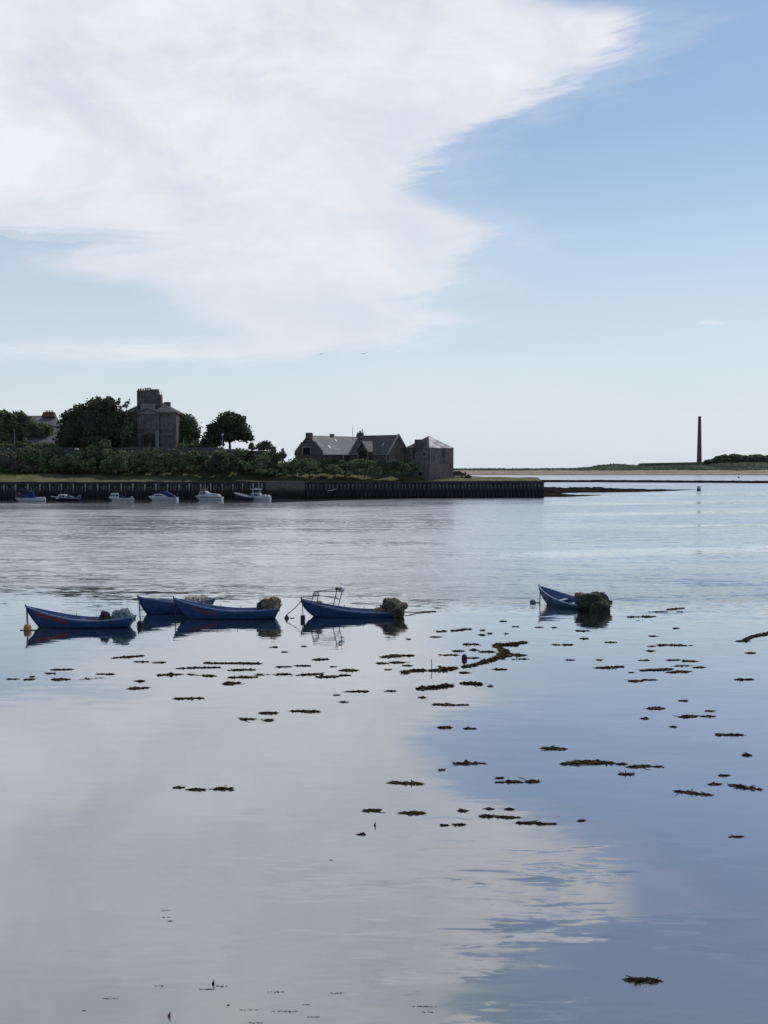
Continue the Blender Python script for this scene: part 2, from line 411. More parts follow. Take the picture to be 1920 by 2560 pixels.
# ------------------------------------------------------------------ mesh helpers
class MB:
    def __init__(s):
        s.v, s.f = [], []
    def add(s, vs, fs):
        o = len(s.v)
        s.v += [tuple(v) for v in vs]
        s.f += [tuple(i + o for i in f) for f in fs]
        return s
    def box(s, a, b, mtx=None):
        (x0, y0, z0), (x1, y1, z1) = a, b
        vs = [(x0, y0, z0), (x1, y0, z0), (x1, y1, z0), (x0, y1, z0), (x0, y0, z1), (x1, y0, z1), (x1, y1, z1), (x0, y1, z1)]
        if mtx:
            vs = [mtx @ Vector(v) for v in vs]
        return s.add(vs, [(0, 3, 2, 1), (4, 5, 6, 7), (0, 1, 5, 4), (1, 2, 6, 5), (2, 3, 7, 6), (3, 0, 4, 7)])
    def prism(s, poly, d0, d1, axis='y', mtx=None):
        """polygon of (a, b) pairs: (x, z) extruded along y, or (x, y) along z, or (y, z) along x"""
        def P(a, b, d):
            v = {'y': (a, d, b), 'z': (a, b, d), 'x': (d, a, b)}[axis]
            return mtx @ Vector(v) if mtx else Vector(v)
        n = len(poly)
        vs = [P(a, b, d0) for a, b in poly] + [P(a, b, d1) for a, b in poly]
        fs = [tuple(range(n)), tuple(range(2 * n - 1, n - 1, -1))]
        fs += [(i, i + n, (i + 1) % n + n, (i + 1) % n) for i in range(n)]
        return s.add(vs, fs)
    def tube(s, pts, r, n=6, r1=None, caps=True):
        pts = [Vector(p) for p in pts]
        m = len(pts)
        rings = []
        for i, p in enumerate(pts):
            d = (pts[min(i + 1, m - 1)] - pts[max(i - 1, 0)]).normalized()
            a = d.cross(Vector((0, 0, 1)) if abs(d.z) < 0.95 else Vector((1, 0, 0))).normalized()
            b = d.cross(a)
            rr = r if r1 is None else r + (r1 - r) * i / max(1, m - 1)
            rings.append([p + (a * math.cos(t) + b * math.sin(t)) * rr for t in [2 * math.pi * k / n for k in range(n)]])
        vs = [v for g in rings for v in g]
        fs = [(i * n + k, i * n + (k + 1) % n, (i + 1) * n + (k + 1) % n, (i + 1) * n + k) for i in range(m - 1) for k in range(n)]
        if caps:
            fs += [tuple(range(n - 1, -1, -1)), tuple(range((m - 1) * n, m * n))]
        return s.add(vs, fs)
    def lathe(s, prof, n=14, c=(0, 0, 0), mtx=None):
        vs = []
        for r, z in prof:
            for k in range(n):
                a = 2 * math.pi * k / n
                p = Vector((c[0] + r * math.cos(a), c[1] + r * math.sin(a), c[2] + z))
                vs.append(mtx @ p if mtx else p)
        m = len(prof)
        fs = [(i * n + k, i * n + (k + 1) % n, (i + 1) * n + (k + 1) % n, (i + 1) * n + k) for i in range(m - 1) for k in range(n)]
        fs += [tuple(range(n - 1, -1, -1)), tuple(range((m - 1) * n, m * n))]
        return s.add(vs, fs)
    def ball(s, c, r, n=12, m=8, sq=(1, 1, 1)):
        prof = [(max(1e-4, math.sin(math.pi * i / m)) * r, -math.cos(math.pi * i / m) * r) for i in range(m + 1)]
        o = len(s.v)
        s.lathe(prof, n)
        for i in range(o, len(s.v)):
            x, y, z = s.v[i]
            s.v[i] = (c[0] + x * sq[0], c[1] + y * sq[1], c[2] + z * sq[2])
        return s
    def build(s, name, m, parent=None, smooth=False, world=False):
        """world=True: the vertices are in world coordinates and the parent is an unrotated empty"""
        vs = s.v
        if world and parent is not None:
            o = parent.matrix_basis.translation
            if parent.parent is not None:
                o = o + parent.parent.matrix_basis.translation
            vs = [(a - o.x, b - o.y, c - o.z) for a, b, c in vs]
        me = bpy.data.meshes.new(name)
        me.from_pydata(vs, [], s.f)
        me.validate(verbose=False)
        me.materials.append(m)
        if smooth:
            me.polygons.foreach_set('use_smooth', [True] * len(me.polygons))
        ob = bpy.data.objects.new(name, me)
        C.objects.link(ob)
        if parent is not None:
            ob.parent = parent
        return ob

def tag(o, label=None, cat=None, group=None, kind=None):
    if label: o['label'] = label
    if cat: o['category'] = cat
    if group: o['group'] = group
    if kind: o['kind'] = kind
    return o

def thing(name, label, cat, loc=(0, 0, 0), rot=(0, 0, 0), group=None):
    o = bpy.data.objects.new(name, None)
    o.empty_display_size = 0.2
    C.objects.link(o)
    o.location = loc
    o.rotation_euler = rot
    return tag(o, label, cat, group)

def single(mb, name, m, loc, label, cat, group=None, smooth=False, kind=None):
    """a thing that is one mesh; vertices in world coordinates, origin at loc"""
    lo = Vector(loc)
    mb.v = [(a - lo.x, b - lo.y, c - lo.z) for a, b, c in mb.v]
    o = mb.build(name, m, None, smooth)
    o.location = lo
    return tag(o, label, cat, group, kind)

# ------------------------------------------------------------------ water
def make_water():
    m, t, b = new_mat('estuary water')
    pos = t.n.new('ShaderNodeNewGeometry').outputs['Position']
    x, y, z = t.sep(pos)
    big = t.noise(t.vscale(pos, (0.010, 0.030, 1)), 1.0, 4, 0.6, 0.4)[0]
    big2 = t.noise(t.vscale(pos, (0.03, 0.10, 1)), 1.0, 4, 0.6, 0.4)[0]
    wob = t.math('MULTIPLY', t.math('SUBTRACT', big2, 0.5), 22.0)
    # the tide run beyond the moored boats is ruffled, the near pool is slack
    far = t.mapr(t.math('ADD', y, t.math('ADD', wob, t.math('MULTIPLY', x, 0.25))), 71.0, 88.0)
    # slick bands in the run
    def band(yc, hw, slope, x0, x1):
        d = t.math('ABSOLUTE', t.math('SUBTRACT', t.math('ADD', y, t.math('MULTIPLY', wob, 0.22 * hw / 6)), t.math('ADD', yc, t.math('MULTIPLY', x, slope))))
        k = t.mapr(d, hw, hw * 0.45)
        return t.math('MULTIPLY', k, t.mapr(x, x0, x1))
    sl = band(118, 6.5, 0.30, 2, 16)
    for a in ((212, 9, 0.35, 20, 42), (268, 8, 0.35, 30, 55), (400, 15, -0.10, 50, 100), (170, 4, 0.25, 30, 48)):
        sl = t.math('MAXIMUM', sl, band(*a))
    # sheltered strip under the quay
    q = t.mapr(t.math('SUBTRACT', t.math('SUBTRACT', y, t.math('MULTIPLY', wob, 0.1)), t.mapr(x, -30, 5, 296, 336, 'LINEAR')), -2, 3)
    q = t.math('MULTIPLY', q, t.mapr(x, 20, 5))
    q = t.math('MULTIPLY', q, t.mapr(y, 350, 330))
    streak = t.noise(t.vscale(pos, (0.055, 0.40, 1)), 1.0, 5, 0.65, 0.3)[0]
    patch = t.math('MULTIPLY', t.mapr(big, 0.38, 0.62, 0.62, 1.0), t.mapr(streak, 0.36, 0.64, 0.70, 1.12))
    patch = t.math('MULTIPLY', patch, t.math('MULTIPLY', t.mapr(y, 1400, 2600, 1.0, 0.12), t.mapr(y, 300, 520, 1.0, 1.5)))
    ruf = t.math('MULTIPLY', t.math('MULTIPLY', far, patch), t.math('SUBTRACT', 1.0, t.math('MULTIPLY', t.math('MAXIMUM', t.math('MULTIPLY', sl, 0.76), q), 0.93)))
    # slopes: short wind ripple, longer wavelets, and the slow swell of the near pool
    r1 = t.noise(t.vscale(pos, (1.1, 2.6, 1)), 1.0, 3, 0.6)[1]
    r2 = t.noise(t.vscale(pos, (0.16, 0.62, 1)), 1.0, 4, 0.6, 0.3)[1]
    r3 = t.noise(t.vscale(pos, (0.42, 1.5, 1)), 1.0, 3, 0.55, 0.5)[1]
    r4 = t.noise(t.vscale(pos, (0.9, 5.5, 1)), 1.0, 3, 0.6, 0.3)[1]
    a1, a2, a3 = t.sep(r1), t.sep(r2), t.sep(r3)
    a4 = t.sep(r4)
    c = lambda s: t.math('SUBTRACT', s, 0.5)
    # a breath of wind on the near water, low right
    catp = t.math('MULTIPLY', t.mapr(t.math('ABSOLUTE', t.math('SUBTRACT', y, 24.0)), 9.0, 1.5), t.mapr(t.math('ABSOLUTE', t.math('SUBTRACT', x, 2.0)), 9.0, 1.0))
    catp = t.math('MULTIPLY', catp, t.mapr(t.noise(t.vscale(pos, (0.25, 0.6, 1)), 1.0, 3, 0.6, 0.6)[0], 0.40, 0.60))
    near_k = t.math('ADD', t.math('MULTIPLY', catp, 0.10), t.mapr(y, 20, 75, 0.020, 0.030))
    near_k = t.math('MULTIPLY', near_k, t.math('SUBTRACT', 1.0, far))
    bk = t.math('MULTIPLY', t.mapr(y, 50, 66, 0.0, 0.075), t.math('SUBTRACT', 1.0, t.math('MULTIPLY', ruf, 0.7)))
    sx = t.math('ADD', t.math('ADD', t.math('MULTIPLY', c(a1[0]), t.math('MULTIPLY', ruf, 0.60)), t.math('MULTIPLY', c(a2[0]), t.math('MULTIPLY', ruf, 0.22))), t.math('MULTIPLY', c(a3[0]), t.math('MULTIPLY', near_k, 0.5)))
    sy = t.math('ADD', t.math('ADD', t.math('MULTIPLY', c(a1[1]), t.math('MULTIPLY', ruf, 1.10)), t.math('MULTIPLY', c(a2[1]), t.math('MULTIPLY', ruf, 0.75))), t.math('MULTIPLY', c(a3[1]), near_k))
    r5 = t.sep(t.noise(t.vscale(pos, (0.95, 4.2, 1)), 1.0, 4, 0.6, 0.6)[1])
    sy = t.math('ADD', sy, t.math('MULTIPLY', c(r5[1]), t.math('ADD', 0.010, t.math('MULTIPLY', catp, 0.27))))
    sy = t.math('ADD', sy, t.math('MULTIPLY', c(a4[1]), bk))
    nrm = t.n.new('ShaderNodeVectorMath')
    nrm.operation = 'NORMALIZE'
    t.put(nrm.inputs[0], t.xyz(sx, sy, 1.0))
    t.l.new(nrm.outputs[0], b.inputs['Normal'])
    # peaty body colour in the pool, greener over the near shallows
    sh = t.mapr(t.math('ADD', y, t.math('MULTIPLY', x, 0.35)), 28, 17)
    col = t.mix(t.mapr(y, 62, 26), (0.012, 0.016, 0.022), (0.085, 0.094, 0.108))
    col = t.mix(t.mapr(y, 76, 112), col, (0.21, 0.22, 0.24))  # far run painted paler, in place of bright sky reflected by the ripples
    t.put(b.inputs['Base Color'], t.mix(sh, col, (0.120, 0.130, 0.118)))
    t.put(b.inputs['Roughness'], t.math('ADD', 0.03, t.math('MULTIPLY', ruf, 0.27)))
    b.inputs['IOR'].default_value = 2.1
    t.put(b.inputs['Coat Weight'], t.mapr(y, 60, 110, 0.80, 0.85))
    b.inputs['Coat IOR'].default_value = 2.0
    t.put(b.inputs['Coat Roughness'], t.math('ADD', 0.03, t.math('MULTIPLY', ruf, 0.25)))
    t.l.new(nrm.outputs[0], b.inputs['Coat Normal'])
    b.inputs['Specular IOR Level'].default_value = 0.5
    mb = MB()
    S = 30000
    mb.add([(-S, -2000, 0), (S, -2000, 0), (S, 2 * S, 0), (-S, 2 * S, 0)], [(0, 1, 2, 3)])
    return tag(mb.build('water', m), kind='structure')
make_water()

# ------------------------------------------------------------------ land
def quay_y(X):
    return 322.0 + (X + 104.0) / 150.0 * 23.0
QTOP, QEND = 4.85, 46.0

def land_h(X, Y):
    d = Y - quay_y(X)
    left = 1 - smooth(-8, 34, X)
    h = QTOP - 0.12 + smooth(0, 13, d) * (0.9 + 1.6 * left)
    T = 1 - smooth(-46, -30, X)
    back = 341.0 + 3.0 * (1 - T)
    h += T * smooth(back - 5, back - 0.6, Y) * 2.0 + T * smooth(back - 0.5, back + 0.6, Y) * (13.7 - QTOP - 4.5)
    h += (1 - T) * smooth(10, 24, d) * 1.0 * left
    h += (mnoise.noise(Vector((X * 0.13, Y * 0.13, 3))) * 0.25) * smooth(0, 5, d)
    far = 436 - 42 * smooth(5, 40, X)
    h -= smooth(far - 12, far, Y) * 18
    return h

mb = MB()
xs = [-175 + i * 2.5 for i in range(89)]
xs = [x for x in xs if x < QEND - 0.3] + [QEND - 0.3]
nY = 62
rows = []
for X in xs:
    y0 = quay_y(X) + 0.35
    ys = [y0 + (440 - y0) * (j / (nY - 1)) ** 1.35 for j in range(nY)]
    rows.append([(X, Y, land_h(X, Y)) for Y in ys])
mb.v = [v for r in rows for v in r]
mb.f = [(i * nY + j, (i + 1) * nY + j, (i + 1) * nY + j + 1, i * nY + j + 1) for i in range(len(xs) - 1) for j in range(nY - 1)]
m_land, t, b = new_mat('rough dry grassland')
co = t.n.new('ShaderNodeNewGeometry').outputs['Position']
n1, n2, n3 = t.noise(co, 0.25, 4, 0.6)[0], t.noise(t.vscale(co, (1, 1, 1)), 1.6, 3, 0.6)[0], t.noise(co, 0.07, 3, 0.6)[0]
col = t.mix(t.mapr(n1, 0.35, 0.65), (0.105, 0.105, 0.054), (0.165, 0.15, 0.078))
col = t.mix(t.mapr(n2, 0.5, 0.75, 0, 0.7), col, (0.15, 0.135, 0.075))
col = t.mix(t.mapr(n3, 0.5, 0.62, 0, 0.5), col, (0.058, 0.072, 0.030))
t.put(b.inputs['Base Color'], col)
b.inputs['Roughness'].default_value = 1.0
b.inputs['Specular IOR Level'].default_value = 0.05
tag(mb.build('island_ground', m_land, None, True), kind='structure')

# rank grass on the quay top
mb = MB()
for i in range(800):
    X = rng.uniform(-112, QEND - 1)
    d = 0.4 + 14 * rng.random() ** 1.3
    Y = quay_y(X) + d
    z = land_h(X, Y)
    hgt = rng.uniform(0.12, 0.42) * (0.6 if X > 22 else 1)
    w = rng.uniform(0.05, 0.16)
    a = rng.uniform(0, math.pi)
    lx, ly = rng.gauss(0, 0.12), rng.gauss(0, 0.12)
    mb.add([(X - w * math.cos(a), Y - w * math.sin(a), z - 0.05), (X + w * math.cos(a), Y + w * math.sin(a), z - 0.05), (X + lx, Y + ly, z + hgt)], [(0, 1, 2)])
m_grass = leaf_mat('rank grass', (0.075, 0.078, 0.034), (0.125, 0.112, 0.052), (0.165, 0.145, 0.08), 0.25, 0.5)
tag(mb.build('rank_grass', m_grass), 'rough dry grass along the top of the quay', kind='stuff')

# sand spit, dunes and far shore
def dune_h(X, Y):
    px = 960 + X / Y * FPX
    cr = [(700, 1171), (1137, 1172.3), (1300, 1172.5), (1440, 1171.5), (1475, 1168), (1500, 1162), (1535, 1159.5), (1570, 1163), (1590, 1163.5), (1604, 1158.5), (1700, 1157.5),
          (1745, 1156), (1770, 1155), (1800, 1152), (1850, 1149), (1920, 1150), (2300, 1150)]
    y = cr[0][1]
    for (a, ya), (c2, yb) in zip(cr, cr[1:]):
        if a <= px <= c2:
            y = ya + (yb - ya) * (px - a) / (c2 - a)
        elif px > c2:
            y = yb
    crest = CAM_H + (HORIZ - y) * 1400 / FPX
    t0 = Y - 1227 - 6 * mnoise.noise(Vector((X * 0.01, 0, 0)))
    bch = 4.3 * smooth(-6, 60, t0) - 1.0 * (1 - smooth(-15, 0, t0))
    if crest < 8.0:
        h = bch + (crest - 4.3) * smooth(40, 120, t0)
    else:
        h = bch + (crest - 4.3) * smooth(58, 172, t0) * (0.86 + 0.14 * smooth(150, 172, t0))
    h += smooth(45, 80, t0) * mnoise.noise(Vector((X * 0.045, Y * 0.03, 0))) * (1.3 if crest > 8 else 0.5)
    h += smooth(55, 80, t0) * mnoise.noise(Vector((X * 0.16, Y * 0.1, 5))) * 0.55
    h -= smooth(190, 300, t0) * (crest + 3)
    return h
mb = MB()
nx, ny = 250, 56
for i in range(nx):
    for j in range(ny):
        X, Y = -180 + i * 3.2, 1205 + j * 6.0
        mb.v.append((X, Y, dune_h(X, Y)))
mb.f = [(i * ny + j, (i + 1) * ny + j, (i + 1) * ny + j + 1, i * ny + j + 1) for i in range(nx - 1) for j in range(ny - 1)]
m_dune, t, b = new_mat('sand and marram')
co = t.n.new('ShaderNodeNewGeometry').outputs['Position']
X_, Y_, Z_ = t.sep(co)
n1 = t.noise(t.vscale(co, (0.03, 0.02, 0.2)), 1.0, 5, 0.65)[0]
n2 = t.noise(t.vscale(co, (0.12, 0.06, 0.4)), 1.0, 4, 0.6)[0]
sand = t.mix(t.mapr(n2, 0.35, 0.65), (0.26, 0.20, 0.155), (0.33, 0.265, 0.21))
sand = t.mix(t.mapr(Z_, 0.9, 0.2), sand, (0.13, 0.105, 0.085))
green = t.mix(t.mapr(n1, 0.4, 0.62), (0.075, 0.088, 0.055), (0.045, 0.050, 0.042))
green = t.mix(t.mapr(n2, 0.5, 0.7, 0, 0.7), green, (0.14, 0.14, 0.085))
k = t.mapr(t.math('ADD', Z_, t.math('MULTIPLY', t.math('SUBTRACT', n1, 0.5), 5.0)), 4.4, 5.4)
t.put(b.inputs['Base Color'], t.mix(k, sand, green))
b.inputs['Roughness'].default_value = 1.0
b.inputs['Specular IOR Level'].default_value = 0.05
tag(mb.build('dunes', m_dune, None, True), kind='structure')

# low rubble training wall across the estuary, and the weed covered spits
def matte(m):
    m.node_tree.nodes['Principled BSDF'].inputs['Specular IOR Level'].default_value = 0.0
    return m
def ridge(name, line, m, seg=1.2, half=3.0, hgt=1.0, rough=0.35, seed=0):
    """line: list of (point, half width, height)"""
    mb = MB()
    pts = []
    for (p, w0, h0), (q, w1, h1) in zip(line, line[1:]):
        p, q = Vector(p), Vector(q)
        n = max(2, int((q - p).length / seg))
        for i in range(n):
            f = i / n
            pts.append((p.lerp(q, f), w0 + (w1 - w0) * f, h0 + (h1 - h0) * f))
    pts.append((Vector(line[-1][0]), line[-1][1], line[-1][2]))
    K = 9
    for i, (p, w, h) in enumerate(pts):
        d = (pts[min(i + 1, len(pts) - 1)][0] - pts[max(i - 1, 0)][0]).normalized()
        nrm = Vector((-d.y, d.x, 0))
        for k in range(K):
            f = k / (K - 1) * 2 - 1
            z = -0.4 + (h + 0.4) * (1 - abs(f) ** 2.2)
            nz = mnoise.noise(Vector((p.x * 0.7 + seed, f * 3 + p.y * 0.2, 0))) * rough * h + mnoise.noise(Vector((p.x * 0.18 + seed, f * 2, 7))) * rough * h
            q = p + nrm * f * w * (1 + 0.35 * mnoise.noise(Vector((p.x * 0.3, seed, f))))
            mb.v.append((q.x, q.y, z + nz))
    mb.f = [(i * K + k, (i + 1) * K + k, (i + 1) * K + k + 1, i * K + k + 1) for i in range(len(pts) - 1) for k in range(K - 1)]
    return tag(mb.build(name, m), kind='structure')
m_rub = matte(mat('dark weedy rubble', (0.014, 0.012, 0.013), (0.030, 0.025, 0.024), 0.5, 0.9))
m_bank = matte(mat('weed covered bank', (0.016, 0.017, 0.011), (0.032, 0.031, 0.018), 0.35, 0.95, 0, (1, 1, 1), 0.35, 0.65, (0.022, 0.016, 0.013)))
ridge('rubble_causeway', [(ground(960, 1205), 4, 1.25), (ground(1500, 1205.3), 4, 1.25), (ground(1920, 1208), 4, 1.3), (ground(2400, 1211), 4, 1.3)], m_rub, 2.0, rough=0.18, seed=3)
ridge('weedy_spit', [((QEND - 14, 366, 0), 5, 1.3), (ground(1380, 1229.5), 15, 1.6), (ground(1480, 1229), 15, 1.35), (ground(1580, 1228.5), 10, 0.9), (ground(1660, 1226.5), 6, 0.45), (ground(1745, 1224), 1.5, 0.03)], m_rub, 1.0, rough=0.4, seed=11)
ridge('weedy_foreshore', [(ground(750, 1248.5) + Vector((0, 6, 0)), 2.0, 0.1), (ground(860, 1247) + Vector((0, 6, 0)), 5.5, 0.7), (ground(1100, 1244) + Vector((0, 4, 0)), 9.0, 1.2), (ground(1300, 1242) + Vector((0, 2, 0)), 10.0, 1.2), (ground(1370, 1241), 8.5, 1.0), (ground(1425, 1240.5), 5.0, 0.5), (ground(1500, 1238), 1.5, 0.1)], m_bank, 1.0, rough=0.3, seed=23)

# ------------------------------------------------------------------ quay walls
def qpt(px):                                       # point of the quay line seen at photo column px
    k = (px - 960) / FPX
    X = k * (322 + 104 * 23 / 150) / (1 - k * 23 / 150)
    return Vector((X, quay_y(X), 0))
QROT = math.atan2(23, 150)
def qmat(px):
    p = qpt(px)
    return Matrix.Translation(p) @ Matrix.Rotation(QROT, 4, 'Z')

wl = thing('timber_quay', 'dark timber faced quay with bleached posts, boats moored along it', 'quay', qpt(330))
a, b2 = Vector((-170, quay_y(-170), 0)), qpt(664)
L = (b2 - a).length
mtx = Matrix.Translation(a) @ Matrix.Rotation(QROT, 4, 'Z')
MB().box((0, 0, -1.5), (L, 1.2, QTOP - 0.45), mtx).build('planking', M['timber_dark'], wl, world=True)
def cap_lengths(L, mtx, root, m, y0):
    u = 0.02
    while u < L - 0.5:
        u2 = min(L, u + rng.uniform(3.6, 6.2))
        if L - u2 < 1.0:
            u2 = L
        dz, dy = rng.gauss(0, 0.05), rng.gauss(0, 0.04)
        MB().box((u, y0 + dy, QTOP - 0.5), (u2 - 0.04, 1.3, QTOP - 0.03 + dz), mtx).build('cap_beam', m, root, world=True)
        u = u2
cap_lengths(L, mtx, wl, M['timber_dark'], -0.32)
MB().box((0, -0.22, 1.5), (L, -0.002, 1.85), mtx).build('waling', M['timber_dark'], wl, world=True)
post_px = [-18, 12, 41, 70, 99, 126, 154, 184, 214, 245, 274, 304, 333, 362, 390, 419, 446, 474, 501, 528, 556, 582, 607, 633, 655]
post_me = MB()
post_me.prism([(0.19 * math.cos(i * math.pi / 4 + 0.39), 0.19 * math.sin(i * math.pi / 4 + 0.39)) for i in range(8)], -1.4, QTOP - 0.5, 'z')
post_ob = None
for px in post_px:
    p = qpt(px)
    if post_ob is None:
        post_ob = o = post_me.build('post', M['post'], wl)
    else:
        o = post_ob.copy()
        C.objects.link(o)
        o.parent = wl
    o.location = p + Vector((0, -0.45, 0)) - wl.location
    o.rotation_euler = (rng.gauss(0, 0.012), rng.gauss(0, 0.022) + (0.10 if px == 446 else 0), rng.uniform(0, 1))
    o.scale = (rng.uniform(0.8, 1.25), rng.uniform(0.8, 1.25), rng.uniform(0.95, 1.0))
pile_ob = None
for pa, pb in zip(post_px, post_px[1:]):
    for f in (0.27, 0.5, 0.74):
        p = qpt(pa + (pb - pa) * (f + rng.uniform(-0.06, 0.06)))
        if pile_ob is None:
            pile_ob = o = MB().box((-0.17, -0.12, -1.2), (0.17, 0.12, 3.6)).build('pile', M['post_low'], wl)
        else:
            o = pile_ob.copy()
            C.objects.link(o)
            o.parent = wl
        o.location = p + Vector((0, -0.14, rng.uniform(-0.9, 0.5))) - wl.location
        o.rotation_euler = (0, rng.gauss(0, 0.02), QROT)

st = thing('stone_quay', 'short weedy stone stretch of quay between the timber posts and the sheet piling', 'quay wall', qpt(712))
a, b2 = qpt(664), qpt(762)
L = (b2 - a).length
mtx = Matrix.Translation(a) @ Matrix.Rotation(QROT, 4, 'Z')
mb = MB()
nxs, nzs = 26, 14
for i in range(nxs + 1):
    for j in range(nzs + 1):
        u, z = 0.01 + (L - 0.02) * i / nxs, -1.2 + (QTOP - 0.3 + 1.2) * j / nzs
        mb.v.append(tuple(mtx @ Vector((u, -0.35 - 0.5 * (1 - j / nzs) + 0.22 * mnoise.noise(Vector((u * 1.3, z * 1.6, 0))), z))))
mb.f = [(i * (nzs + 1) + j, (i + 1) * (nzs + 1) + j, (i + 1) * (nzs + 1) + j + 1, i * (nzs + 1) + j + 1) for i in range(nxs) for j in range(nzs)]
mb.box((0.01, 0.2, -1.2), (L - 0.01, 1.2, QTOP - 0.3), mtx)
mb.build('wall_face', M['quay_stone'], st, world=True)
MB().box((0.01, -0.4, QTOP - 0.298), (L - 0.01, 1.3, QTOP - 0.04), mtx).build('coping', M['quay_stone'], st, world=True)

sp = thing('sheet_pile_quay', 'long dark ribbed piled quay running out to the point', 'quay', qpt(1060))
a, b2 = qpt(762), Vector((QEND, quay_y(QEND), 0))
L = (b2 - a).length
mtx = Matrix.Translation(a) @ Matrix.Rotation(QROT, 4, 'Z')
MB().box((0.01, 0, -1), (L, 1.2, QTOP - 0.55), mtx).build('backing', M['timber_dark'], sp, world=True)
cap_lengths(L + 0.3, mtx, sp, M['sheet_pile'], -0.46)
MB().box((QEND - 0.25, quay_y(QEND) + 1.2, -1), (QEND, 398, QTOP - 0.3)).build('return_wall', M['timber_dark'], sp, world=True)
rib = None
nr = 64
for i in range(nr):
    u = 0.4 + (L - 0.8) * i / (nr - 1)
    p = mtx @ Vector((u, -0.2, rng.uniform(-0.25, 0.0)))
    if rib is None:
        rib = o = MB().prism([(-0.26, 0.198), (-0.13, -0.2), (0.13, -0.2), (0.26, 0.198)], -0.8, QTOP - 0.62, 'z').build('sheet_pile', M['post_low'], sp)
    else:
        o = rib.copy()
        C.objects.link(o)
        o.parent = sp
    o.location = p - sp.location
    o.rotation_euler = (rng.gauss(0, 0.008), rng.gauss(0, 0.014), QROT + rng.gauss(0, 0.12))
    o.scale = (rng.uniform(0.75, 1.15), rng.uniform(0.8, 1.2), 1)

# ------------------------------------------------------------------ foliage
def foliage(mb, lobes, n, size, rg, shell=0.55, flat=0.0):
    ws = [(l[3] * l[4] * l[5]) ** (2 / 3) for l in lobes]
    tot = sum(ws)
    for l, w in zip(lobes, ws):
        for _ in range(max(4, int(n * w / tot))):
            d = Vector((rg.gauss(0, 1), rg.gauss(0, 1), rg.gauss(0, 1))).normalized()
            if d.z < -0.5 and rg.random() < 0.6:
                d.z = -d.z
            bump = 1 + 0.30 * mnoise.noise(Vector((d.x * 2.3 + l[0], d.y * 2.3 + l[1], d.z * 2.3 + l[2])))
            r = (shell + (1 - shell) * rg.random() ** 0.6) * bump
            if rg.random() < 0.05:
                r *= 1.12
            p = Vector((l[0] + d.x * r * l[3], l[1] + d.y * r * l[4], l[2] + d.z * r * l[5]))
            s = size * rg.uniform(0.55, 1.35)
            u = Vector((rg.gauss(0, 1), rg.gauss(0, 1), rg.gauss(0, 0.6))).normalized()
            v = u.cross(Vector((rg.gauss(0, 1), rg.gauss(0, 1), rg.gauss(0, 1))).normalized())
            if v.length < 0.2:
                continue
            v.normalize()
            mb.add([p - u * s, p + v * s * 0.7 - u * s * 0.1, p + u * s, p - v * s * 0.7 + u * s * 0.15], [(0, 1, 2, 3)])
    return mb

def core(mb, lobes, k=0.72, rg=None):
    for l in lobes:
        o = len(mb.v)
        mb.ball((0, 0, 0), 1.0, 10, 7)
        for i in range(o, len(mb.v)):
            d = Vector(mb.v[i])
            r = k * (1 + 0.25 * mnoise.noise(d * 2 + Vector(l[:3])))
            mb.v[i] = (l[0] + d.x * r * l[3], l[1] + d.y * r * l[4], l[2] + d.z * r * l[5])
    return mb

def px_lobes(items, Y, thick=0.8):
    """(px, py, rx px, ry px[, dY]) -> lobes in world metres"""
    out = []
    for it in items:
        px, py, rx, ry = it[:4]
        yy = Y + (it[4] if len(it) > 4 else 0)
        p = at(px, py, yy)
        k = yy / FPX
        out.append((p.x, p.y, p.z, rx * k, rx * k * thick, ry * k))
    return out

def tree(name, label, Y, base_px, base_py, lobes_px, n, size, m, trunk_r=0.4, fork_py=None, limbs=(), group=None, core_k=0.7, shell=0.55, seed=1):
    rg = random.Random(seed)
    base = at(base_px, base_py, Y)
    tr = thing(name, label, 'tree', base, group=group)
    lobes = px_lobes(lobes_px, Y)
    mb = MB()
    if core_k:
        core(mb, lobes, core_k)
    foliage(mb, lobes, n, size, rg, shell)
    mb.build('crown', m, tr, world=True)
    tb = MB()
    fork = at(base_px, fork_py if fork_py else base_py - 20, Y)
    tb.tube([base - Vector((0, 0, 1.0)), base.lerp(fork, 0.5) + Vector((0.1, 0, 0)), fork], trunk_r, 8, trunk_r * 0.7)
    ends = [at(a, b_, Y + rg.uniform(-1, 1)) for a, b_ in limbs] or [Vector(l[:3]) for l in lobes[:6]]
    for e in ends:
        mid = fork.lerp(e, 0.5) + Vector((rg.uniform(-.3, .3), 0, 0.3))
        tb.tube([fork - Vector((0, 0, 0.3)), mid, e], trunk_r * 0.5, 6, trunk_r * 0.15)
    tb.build('trunk', M['trunk'], tr, world=True)
    return tr

# ------------------------------------------------------------------ big house
Yh = 348.0
hp = at(380, 1121, Yh)
house = thing('stone_mansion', 'tall dark sandstone mansion with pediment and a wide chimney stack', 'house', hp)
def hx(px, Y=Yh): return at(px, 1100, Y).x
def hz_(py, Y=Yh): return at(380, py, Y).z
zb, ze = hz_(1124), hz_(1034)
xl, xr = hx(312), hx(441)
DEP = 13.0
MB().box((xl, Yh, zb - 1), (xr, Yh + DEP, ze)).build('wall', M['sandstone'], house, world=True)
cbx0, cbx1 = hx(345), hx(399)
zped = hz_(1024.5)
MB().prism([(cbx0, zb - 1), (cbx1, zb - 1), (cbx1, ze - 0.1), (cbx0, ze - 0.1)], Yh - 0.7, Yh - 0.003, 'y').build('central_bay', M['sandstone'], house, world=True)
MB().prism([(cbx0 - 0.3, ze - 0.1), (cbx1 + 0.3, ze - 0.1), ((cbx0 + cbx1) / 2, zped)], Yh - 0.9, Yh + 0.6, 'y').build('pediment', M['sandstone_trim'], house, world=True)
mb = MB()
